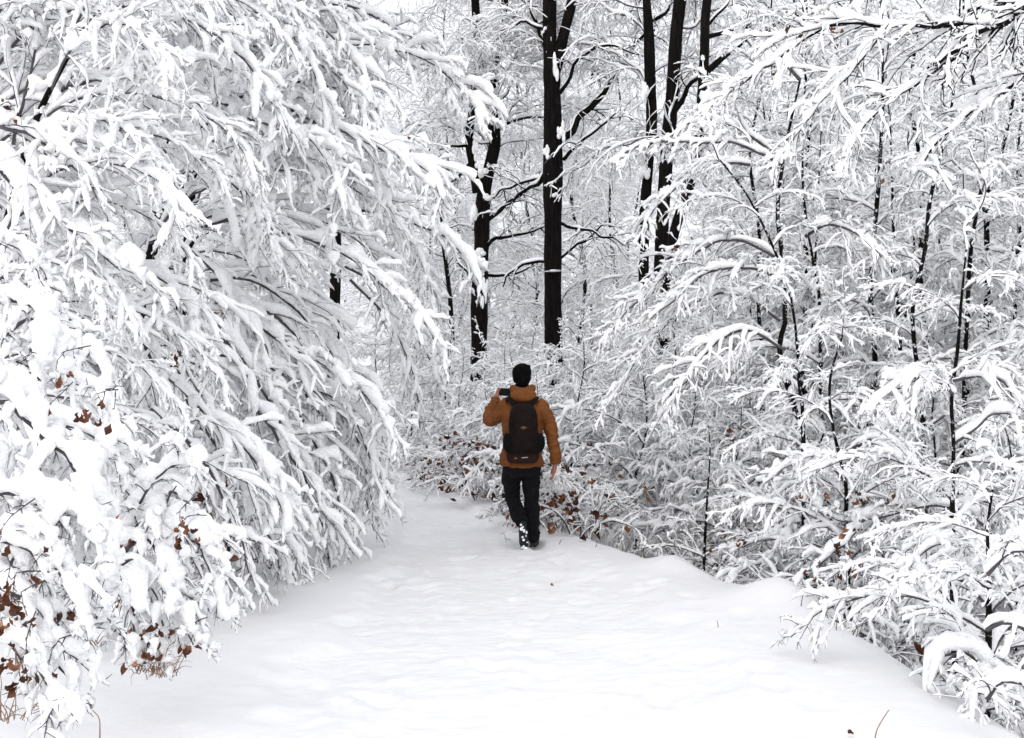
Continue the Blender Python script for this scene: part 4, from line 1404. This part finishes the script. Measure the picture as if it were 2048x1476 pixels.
for sx in (-1, 1):
    add_pack("side_pocket", [loft(densify([(0.012 + sx * 0.125, -0.165, 0.945, 0.040, 0.060), (0.012 + sx * 0.140, -0.165, 0.99, 0.050, 0.070), (0.012 + sx * 0.146, -0.165, 1.06, 0.048, 0.068), (0.010 + sx * 0.138, -0.165, 1.115, 0.040, 0.055)]), 20, True, 2.6)],
             M_PACKB, 0.006, 3, folds_cloth(0.007, 6 + sx))
    # shoulder straps: from the top of the pack over the shoulder
    pts = [(sx * 0.050, -0.125, 1.360), (sx * 0.095, -0.085, 1.405), (sx * 0.128, -0.02, 1.445), (sx * 0.128, 0.06, 1.452), (sx * 0.122, 0.14, 1.40), (sx * 0.118, 0.185, 1.30), (sx * 0.125, 0.190, 1.18), (sx * 0.17, 0.12, 1.06), (sx * 0.17, -0.02, 1.0), (sx * 0.12, -0.10, 0.98)]
    Qs, _l = resample(np.array(pts), 0.02)
    Tn = norm(np.gradient(Qs, axis=0))
    ctr = np.array([0, 0.05, 0])
    rad = norm(Qs * np.array([1, 1, 0]) - ctr + np.array([0, 0, 0.02]) + (Qs[:, 2:3] > 1.39) * np.array([0, 0, 0.25]))
    sd = norm(np.cross(Tn, rad))
    vv = []
    for i in range(len(Qs)):
        for a, b in ((-1, -0.4), (-1, 0.5), (1, 0.5), (1, -0.4)):
            vv.append(Qs[i] + sd[i] * a * 0.029 + rad[i] * b * 0.014)
    ff = [(i * 4 + j, i * 4 + (j + 1) % 4, (i + 1) * 4 + (j + 1) % 4, (i + 1) * 4 + j) for i in range(len(Qs) - 1) for j in range(4)]
    ff += [(3, 2, 1, 0), tuple(len(vv) - 4 + q for q in range(4))]
    add_pack("strap", [(vv, ff)], M_PACK, 0.005, 2)
hip = loft(densify([(0.0, -0.125, 0.835, 0.105, 0.045), (0.0, -0.140, 0.850, 0.136, 0.052), (0.002, -0.148, 0.90, 0.150, 0.056), (0.006, -0.150, 0.95, 0.152, 0.05)]), 30, True, 2.6)
hipo = add_pack("lumbar_pocket", [hip], M_PACKL, 0.006, 3, folds_cloth(0.005, 12))


def plate(name, outline, y, th, mat, parent):
    n = len(outline)
    v = [(x, y, z - 0.90) for x, z in outline] + [(x, y - th, z - 0.90) for x, z in outline]
    f = [tuple(range(n)), tuple(range(2 * n - 1, n - 1, -1))] + [(j, j + n, (j + 1) % n + n, (j + 1) % n) for j in range(n)]
    return link(name, raw_mesh(name, v, f, mat, False), parent)


# emblem: a rust lens shape with a dark curved bar across it
lens = []
for t in np.linspace(-1, 1, 11):
    lens.append((0.008 + 0.033 * t, 1.176 + 0.016 * (1 - abs(t)) ** 0.9))
for t in np.linspace(1, -1, 11)[1:-1]:
    lens.append((0.008 + 0.033 * t, 1.176 - 0.014 * (1 - abs(t)) ** 0.9))
plate("emblem", lens, -0.288, 0.0125, M_EMBLEM, PACK)
bar = [(0.008 - 0.022 + 0.0044 * i, 1.178 + 0.004 * math.sin(i * 0.31)) for i in range(11)]
plate("emblem_bar", [(x, z + 0.0022) for x, z in bar] + [(x, z - 0.0022) for x, z in bar[::-1]], -0.2985, 0.004, M_PACK, PACK)
plate("label_stripe", [(-0.010, 0.889), (0.048, 0.893), (0.048, 0.900), (-0.010, 0.896)], -0.198, 0.012, M_PALE, PACK)
plate("patch", [(-0.080, 0.880), (-0.050, 0.882), (-0.052, 0.892), (-0.072, 0.898)], -0.190, 0.012, M_EMBLEM, PACK)
plate("grab_patch", [(-0.055, 1.375), (0.010, 1.375), (0.006, 1.400), (-0.050, 1.402)], -0.180, 0.016, M_PACKL, PACK)

# phone held level in the left hand
PHONE = thing("phone", "black phone held sideways in the walker's raised hand", "phone", (WX - 0.165, WY + 0.418, WZ + 1.492))
bw, bh, bt = 0.076, 0.037, 0.005
o = []
for cx_, cz_, a0 in ((1, 1, 0), (-1, 1, 90), (-1, -1, 180), (1, -1, 270)):
    for a in (0, 30, 60, 90):
        q = math.radians(a0 + a)
        o.append((cx_ * (bw - 0.008) + 0.008 * math.cos(q), cz_ * (bh - 0.008) + 0.008 * math.sin(q)))


def slab(name, outline, y0, y1, mat, parent):
    n = len(outline)
    v = [(x, y0, z) for x, z in outline] + [(x, y1, z) for x, z in outline]
    f = [tuple(range(n)), tuple(range(2 * n - 1, n - 1, -1))] + [(j, j + n, (j + 1) % n + n, (j + 1) % n) for j in range(n)]
    return link(name, raw_mesh(name, v, f, mat, False), parent)


slab("case", o, -bt, bt, M_RUBBER, PHONE)
slab("screen", [(x * 0.95, z * 0.92) for x, z in o], -bt - 0.0008, -bt + 0.001, M_GLASS, PHONE)
PHONE.rotation_euler = (0, math.radians(3), 0)


# ------------------------------------------------------------------ bare, thinly snowed undergrowth with dead leaves
BARE = []
for k in range(5):
    r_ = np.random.default_rng(400 + k)
    e0, e1 = math.radians(50 + 25 * r_.random()), math.radians(-20 - 30 * r_.random())
    p = np.zeros(3)
    c = [p.copy()]
    for i in range(6):
        e = e0 + (e1 - e0) * (i / 5)
        p = p + 0.17 * np.array([math.cos(e), 0.12 * r_.standard_normal(), math.sin(e)])
        c.append(p.copy())
    BARE.append(make_proto(c, 0.009, 0.0035, (0.46, 0.075, 0.5), (0.20, 4, 0.4), (0.012, 0.013, 0.010), seed=420 + k, roll=70, wander=0.16, spurs=1.5))


def leaf_mesh(seed):
    r = np.random.default_rng(seed)
    n, L, W = 6, 0.062, 0.019 + 0.008 * r.random()
    fold, curl, twist = 0.6 + 0.9 * r.random(), 1.2 + 2.2 * r.random(), r.normal(0, 1.4)
    v, a, p = [], 0.0, np.array([0, 0, -0.012])
    v += [(0.001, 0, 0), (0, 0.001, 0), (-0.001, 0, 0)]
    for i in range(n):
        t = (i + 0.5) / n
        w = W * math.sin(math.pi * min(1, t * 0.95 + 0.03)) ** 0.7
        d = np.array([math.sin(a), 0, -math.cos(a)])
        p = p + d * L / n
        a += curl / n
        nn = np.array([math.cos(a), 0, math.sin(a)])
        tw = twist * t
        sd = np.array([0, 1.0, 0]) * math.cos(tw) + nn * math.sin(tw)
        nn2 = nn * math.cos(tw) - np.array([0, 1.0, 0]) * math.sin(tw)
        v += [tuple(p + sd * w + nn2 * w * fold), tuple(p), tuple(p - sd * w + nn2 * w * fold)]
    v.append(tuple(p + d * 0.006))
    f = []
    for i in range(n):
        b = i * 3
        f += [(b, b + 1, b + 4, b + 3), (b + 1, b + 2, b + 5, b + 4)]
    e = n * 3
    f += [(e, e + 1, e + 3), (e + 1, e + 2, e + 3)]
    return raw_mesh("leaf", v, f, M_LEAF)


LEAVES = [leaf_mesh(k) for k in range(5)]
lr = np.random.default_rng(21)


def leaf_at(t, w, sc=1.0):
    w = np.asarray(w, dtype=float)
    o = link("leaf", LEAVES[lr.integers(5)], t, tuple(w - np.array(t.location)))
    o.rotation_euler = (lr.normal(0, 0.6), lr.normal(0, 0.6), lr.uniform(0, 6.28))
    s = sc * lr.uniform(0.5, 1.0)
    o.scale = (s, s, s)
    return o


def leaf_cluster(t, px, py, d, n, spread=0.06, sc=1.0):
    c = P(px, py, d)
    c0 = c + np.array([0, 0.05, 0.06])
    # the twig the leaves hang from
    tw, _s = bough([c0 + np.array([lr.normal(0, 0.06), 0.10, lr.uniform(0.0, 0.1)]), c0 + np.array([lr.normal(0, 0.02), 0.03, 0.02]), c0 + np.array([lr.normal(0, 0.03), -0.03, -0.05])], 0.0028, 0.0012, sec=(0.05, 0.03, 0.8), ter=(0, 0, 0), snow=(0, 0, 0), seed=int(lr.integers(1e6)), spurs=0)
    link("twig", tw.mesh("twig", M_TWIG, c0), t, tuple(c0 - np.array(t.location)))
    for i in range(n):
        leaf_at(t, c + lr.normal(0, 1, 3) * np.array([spread, spread, spread * 0.8]), sc)


for k, lst in (('B', [(275, 345, 9.2, 5), (290, 330, 9.1, 3), (265, 525, 9.0, 3), (10, 225, 8.2, 4)]), ('A', [(350, 365, 11.0, 4), (375, 390, 11, 2), (425, 612, 10.6, 4), (452, 640, 10.6, 4), (355, 735, 10.2, 6), (350, 715, 10.2, 4), (828, 288, 11.6, 2), (510, 1105, 10.6, 5), (380, 600, 10.6, 2)])):
    for px, py, d, n in lst:
        leaf_cluster(LB[k], px, py, d, n, 0.05)
for px, py, d, n in [(90, 822, 5.55, 6), (180, 828, 5.5, 4), (205, 822, 5.5, 4), (35, 742, 5.8, 4), (120, 748, 5.8, 3), (10, 1085, 5.0, 5), (95, 1095, 5.1, 3), (75, 1148, 5.0, 2), (10, 1195, 4.9, 6), (38, 1238, 4.9, 7), (12, 1260, 4.9, 4), (20, 1330, 4.8, 6), (38, 1360, 4.8, 4), (160, 1240, 5.2, 3), (130, 1215, 5.2, 3), (5, 1180, 4.9, 4), (88, 1335, 4.9, 2)]:
    leaf_cluster(NS, px, py, d + 0.12, n, 0.026, 0.85)
for px, py, d, n in [(222, 1035, 6.6, 3), (255, 1095, 6.6, 4), (235, 1112, 6.6, 2), (362, 1058, 6.5, 5), (372, 1068, 6.5, 3), (300, 1256, 6.4, 6), (328, 1262, 6.4, 6), (376, 1288, 6.4, 5), (250, 1185, 6.5, 4), (265, 1210, 6.5, 3), (320, 1310, 6.4, 7), (282, 1310, 6.4, 6)]:
    leaf_cluster(NS2, px, py, d + 0.12, n, 0.035, 0.9)
for px, py, d, n in [(1640, 990, 7.9, 4), (1730, 985, 8.0, 4), (1785, 1000, 8.0, 3), (1690, 1060, 7.7, 3), (1665, 1095, 7.6, 3), (1700, 1130, 7.6, 5), (1690, 1150, 7.6, 4), (1765, 1196, 7.1, 3), (1630, 1150, 7.7, 3), (1600, 1000, 7.9, 2)]:
    leaf_cluster(RB, px, py, d + 2.3, n, 0.05, 1.2)
for px, py, d, n in [(1560, 122, 11.4, 6), (1597, 85, 9.0, 3), (1672, 78, 9.0, 3), (1770, 335, 9.4, 2)]:
    leaf_cluster(OV, px, py, d, n, 0.05, 1.1)
for px, py, d, n in [(1362, 490, 12.8, 4), (1470, 868, 12.4, 5), (1480, 1075, 12.0, 4)]:
    leaf_cluster(RM, px, py, d, n, 0.05, 1.1)


def under_shrub(label, x, y, n, seed, sc=(0.7, 1.1), leaves=0, group=None, top=0.0, snow_n=0):
    r = np.random.default_rng(seed)
    t = thing("undergrowth_shrub", label, "shrub", (x, y, hz(x, y) - 0.05), group)
    for i in range(n):
        put_branch(t, BARE[r.integers(5)], (r.normal(0, 0.12), r.normal(0, 0.12), 0), r.uniform(0, 6.28), math.radians(r.normal(-8, 14)), r.uniform(*sc), r.random() < 0.5)
    for i in range(snow_n):
        put_branch(t, SIDE[r.integers(8)], (r.normal(0, 0.12), r.normal(0, 0.12), 0.15 + 0.4 * r.random()), r.uniform(0, 6.28), math.radians(r.normal(-5, 14)), r.uniform(0.35, 0.6), r.random() < 0.5)
    b = np.array(t.location)
    for i in range(leaves):
        a = r.uniform(0, 6.28)
        q = r.uniform(0.05, 0.75)
        leaf_at(t, b + np.array([q * math.cos(a), q * math.sin(a) * 0.7 - 0.22, 0.12 + top + r.random() * (0.75 - 0.4 * q)]), 1.9)
    return t


G_UNDER = "bare undergrowth on the bank right of the path"
L_UNDER = "tangle of thin dark twigs low on the bank under the right thicket"
ur = np.random.default_rng(55)
n_ = 0
while n_ < 30:
    y = ur.uniform(6.2, 15.0)
    x = xr(y) + ur.uniform(0.7, 2.4)
    px = CX + x / y * F_PX
    if px > 2120:
        continue
    under_shrub(L_UNDER, float(x), float(y), 9, 3000 + n_, (0.8, 1.3), leaves=4, group=G_UNDER)
    n_ += 1
for i, (px, d, lv, sn, lab) in enumerate([
        (948, 19.5, 80, 4, "low shrub full of dry brown leaves by the bend, at the walker's left"),
        (990, 18.2, 60, 4, "brown-leaved shrub with snow caps right behind the walker's left leg"),
        (1108, 15.6, 60, 5, "brown-leaved snowy shrub at the path's edge, at the walker's right"),
        (1155, 14.4, 34, 5, "low snowy bush with dark brown leaves, first on the crest past the walker"),
        (900, 20.8, 50, 4, "small shrub with a few brown leaves at the far left end of the bend"),
        (1165, 18.5, 26, 4, "upright leafy shrub with dark leaf tufts higher up, right of the walker's shoulder")]):
    x = (px - CX) / F_PX * d
    under_shrub(lab, x, d, 8, 3200 + i, (0.7, 1.1), leaves=int(lv * 1.6), top=0.5 if i == 5 else 0.0, snow_n=sn)
for i, (px, d, lab) in enumerate([(330, 9.3, "dark bare shrub in the hollow under the left boughs"), (415, 10.8, "bare twiggy shrub with brown leaves under the curtain of left boughs"), (200, 8.4, "bare shrub behind the small snow-capped shrub on the left"),
                                  (150, 10.5, "tangled bare shrub in the shade behind the bent beech"), (440, 12.2, "small bare shrub at the hem of the hanging boughs")]):
    x = (px - CX) / F_PX * d
    under_shrub(lab, x, d, 12, 3300 + i, (0.55, 0.95), leaves=14)


# ------------------------------------------------------------------ dead grass and single stems
def grass_tuft(px, py, d, h, n, seed, width=0.06, lean=0.30):
    r = np.random.default_rng(seed)
    b = P(px, py, d)
    p = b + np.stack([r.normal(0, width, n), r.normal(0, width, n), np.zeros(n)], 1)
    dr = norm(np.stack([r.normal(0, lean, n), r.normal(-0.1, lean, n), np.ones(n)], 1))
    X = grow(p, dr, h * r.uniform(0.35, 1.1, n), 6, 1.5, 0.14, r)
    mb = MB()
    tubes(mb, X, np.full((n, 1), 0.0022) * np.array([1, 1, 0.9, 0.8, 0.6, 0.5, 0.2]), 3)
    o = link("dry_grass", mb.mesh("dry_grass", M_GRASS, b), None, tuple(b))
    return tag(o, kind='stuff')


for i, (px, py, d, h, n, w) in enumerate([(292, 1345, 6.45, 0.22, 46, 0.035), (328, 1352, 6.4, 0.22, 50, 0.035), (255, 1215, 6.6, 0.16, 20, 0.03), (15, 1440, 4.9, 0.22, 40, 0.04),
                                          (40, 1330, 4.9, 0.16, 26, 0.03), (440, 1090, 10.2, 0.45, 80, 0.14), (480, 1110, 10.6, 0.40, 60, 0.12), (525, 1125, 11.0, 0.3, 40, 0.10), (410, 1075, 10.0, 0.4, 40, 0.10), (180, 1290, 5.4, 0.14, 16, 0.02)]):
    o = grass_tuft(px, py, d + 0.15, h, int(n * 0.55), 3500 + i, w)
    tag(o, ["tuft of tan dead grass under the small snow-capped shrub", "tan dead grass beside the other tuft, nearer the path", "wisps of dead grass at the small shrub's stem", "dead grass in the bottom left corner",
            "dead grass below the near shrub's snow cushions", "brown dead grass in the hollow under the left boughs", "dead grass at the hem of the hanging left boughs", "thin dead grass where the left boughs meet the path",
            "dead grass behind the small snow-capped shrub", "few dead blades under the near shrub's edge"][i])


def dry_stem(label, pts, d, r, mat=None):
    w = np.array([P(x, y, d) for x, y in pts])
    g = hz(w[0][0], w[0][1])
    w[:, 2] += g - 0.03 - w[0][2]
    o = link("dry_stem", trunk_mesh(w, [r, r * 0.9, r * 0.6], 6, 0.02, seed=int(d * 100), mat=mat or M_GRASS, origin=w[0]), None, tuple(w[0]))
    return tag(o, label, "plant stem")


dry_stem("single pale grass stem leaning out of the snow near the bottom right corner", [(1749, 1462), (1752, 1430), (1764, 1405), (1778, 1384)], 6.35, 0.0034)
dry_stem("tiny pale stem on the smooth snow right of the footprints", [(1437, 1250), (1436, 1240), (1434, 1230)], 9.3, 0.003)
dry_stem("short bent grey stem standing in snow by the small snow-capped shrub", [(199, 1350), (200, 1310), (198, 1285), (184, 1270)], 6.3, 0.0035)
dry_stem("little dark stem in the snow just right of the walker's feet", [(1117, 1088), (1120, 1078), (1124, 1072)], 13.5, 0.004, M_TWIG)
_er = np.random.default_rng(91)
for i, y in enumerate(sorted(float(v) for v in _er.uniform(7.0, 14.0, 9))):
    x = float(xr(y) + _er.uniform(-0.15, 0.35))
    b = np.array([x, y, hz(x, y) - 0.04])
    hgt = _er.uniform(0.10, 0.28)
    w = np.array([b, b + np.array([_er.normal(0, 0.03), 0, hgt * 0.55]), b + np.array([_er.normal(0, 0.08), _er.normal(0, 0.05), hgt])])
    o = link("dry_stem", trunk_mesh(w, [0.004, 0.003, 0.0015], 6, 0.02, seed=i, mat=M_TWIG if i % 2 else M_GRASS, origin=w[0]), None, tuple(w[0]))
    tag(o, ["nearest", "second nearest", "third nearest", "fourth nearest", "fifth nearest", "sixth nearest", "seventh nearest", "eighth nearest", "farthest"][i] + " of the thin dead stems along the path's right shoulder", "plant stem", "dead stems along the path's right shoulder")
for lab, px, d in (("dead brown leaf lying on the snow at the bottom edge", 1708, 6.42), ("speck of dead leaf on the trodden snow in the path's middle", 1107, 11.0)):
    x = (px - CX) / F_PX * d
    o = link("fallen_leaf", LEAVES[1], None, (x, d, hz(x, d) + 0.02))
    o.rotation_euler = (1.4, 0.4, 1.0)
    o.scale = (0.5, 0.5, 0.5)
    tag(o, lab, "leaf")


# ------------------------------------------------------------------ snow caught in the forks and on the bark of the tall trunks
def snow_lump(tree, px, py, d, rx, rz, seed):
    r = np.random.default_rng(seed)
    c = P(px, py, d)
    ps = []
    for i in range(7):
        q = r.normal(0, 0.45, 3) * np.array([rx, rx, rz])
        ps.append(ellipsoid(q, (rx * r.uniform(0.4, 0.8), rx * r.uniform(0.4, 0.8), rz * r.uniform(0.4, 0.8)), 10, 7))
    v, f = join(ps)
    o = link("snow", raw_mesh("snow", v, f, M_SNOW), tree, tuple(c - np.array(tree.location)))
    o['kind'] = 'stuff'


by_label = {o['label']: o for o in bpy.data.objects if o.parent is None and 'label' in o}
T1 = next(o for l, o in by_label.items() if l.startswith("tall black beech"))
T2 = next(o for l, o in by_label.items() if l.startswith("rugged dark"))
T3 = next(o for l, o in by_label.items() if l.startswith("left one of the three"))
for i, (t, px, py, d, rx, rz) in enumerate([(T1, 1112, 128, 26.8, 0.06, 0.22), (T1, 1122, 262, 26.8, 0.06, 0.14), (T1, 1094, 304, 26.75, 0.05, 0.10), (T1, 1109, 390, 26.8, 0.05, 0.05), (T1, 1106, 543, 26.8, 0.14, 0.02),
                                            (T2, 949, 425, 28.7, 0.07, 0.22), (T2, 960, 345, 28.7, 0.09, 0.14), (T2, 962, 505, 28.7, 0.10, 0.08), (T2, 958, 545, 28.65, 0.05, 0.28), (T2, 968, 575, 28.65, 0.05, 0.24),
                                            (T2, 975, 395, 28.7, 0.08, 0.06), (T2, 983, 240, 28.7, 0.09, 0.12), (T2, 950, 300, 28.7, 0.07, 0.14), (T3, 1291, 180, 25.8, 0.06, 0.2), (T3, 1288, 430, 25.8, 0.07, 0.06), (T3, 1290, 345, 25.8, 0.08, 0.12)]):
    snow_lump(t, px, py, d, rx, rz, 3600 + i)

# ------------------------------------------------------------------ labels for the crowds, each from its own size and nearest landmark
def proj(o):
    x, y, z = o.location
    return CX + x / y * F_PX


LAND = [("the walker", float(proj(WALKER)), WY), ("the straight black trunk", 1108, 27.0), ("the rugged beech", 957, 29.0), ("the three dark trunks", 1330, 25.0),
        ("the straight dark-stemmed sapling", 1905, 9.0), ("the crooked thin sapling", 1692, 8.6), ("the bare-stemmed sapling", 1410, 11.6), ("the double-stemmed sapling", 1840, 13.0),
        ("the tall crooked sapling", 1600, 12.5), ("the forking dark trunk", 1974, 15.0), ("the zigzag-stemmed sapling", 1610, 15.0), ("the bowed left beeches", 400, 13.0), ("the corner sapling", 1972, 6.8)]


def relabel(objs, noun):
    rows = {}
    for o in objs:
        px, y = proj(o), o.location[1]
        lm = min(LAND, key=lambda l: (abs(l[1] - px) / 60.0) + abs(math.log(l[2] / y)) * 2.2)
        h = max((c.location[2] for c in o.children), default=1.0) * o.scale[2]
        size = "knee-high" if h < 0.9 else "low" if h < 1.7 else "man-high" if h < 2.6 else "tall" if h < 6 else "very tall"
        side = "left of" if px < lm[1] - 25 else "right of" if px > lm[1] + 25 else ""
        dep = "in front of" if y < lm[2] * 0.93 else "behind" if y > lm[2] * 1.08 else "beside"
        far = "far behind" if y > lm[2] * 1.7 else dep
        where = (f"{far} and {side} {lm[0]}" if side else f"{far} {lm[0]}") if dep != "beside" else (f"just {side} {lm[0]}" if side else f"close beside {lm[0]}")
        rows.setdefault((size, where), []).append((y, o))
    for (size, where), l in rows.items():
        l.sort(key=lambda q: q[0])
        n = len(l)
        for i, (y, o) in enumerate(l):
            pre = "" if n == 1 else ["nearest ", "second nearest ", "third nearest ", "fourth nearest ", "fifth nearest ", "sixth nearest ", "seventh nearest ", "eighth nearest ", "ninth nearest ", "tenth nearest "][i] if i < 10 else None
            if pre is not None:
                o['label'] = f"{pre}{size} {noun} {where}"


tops = [o for o in bpy.data.objects if o.parent is None]
relabel([o for o in tops if o.get('group') == G_THICK], "snowy sapling")
relabel([o for o in tops if o.get('group') == G_BEND], "snow-covered shrub")
relabel([o for o in tops if o.get('group') == G_WOOD], "frosted forest tree")
relabel([o for o in tops if o.get('group') == G_UNDER], "bare twiggy shrub")
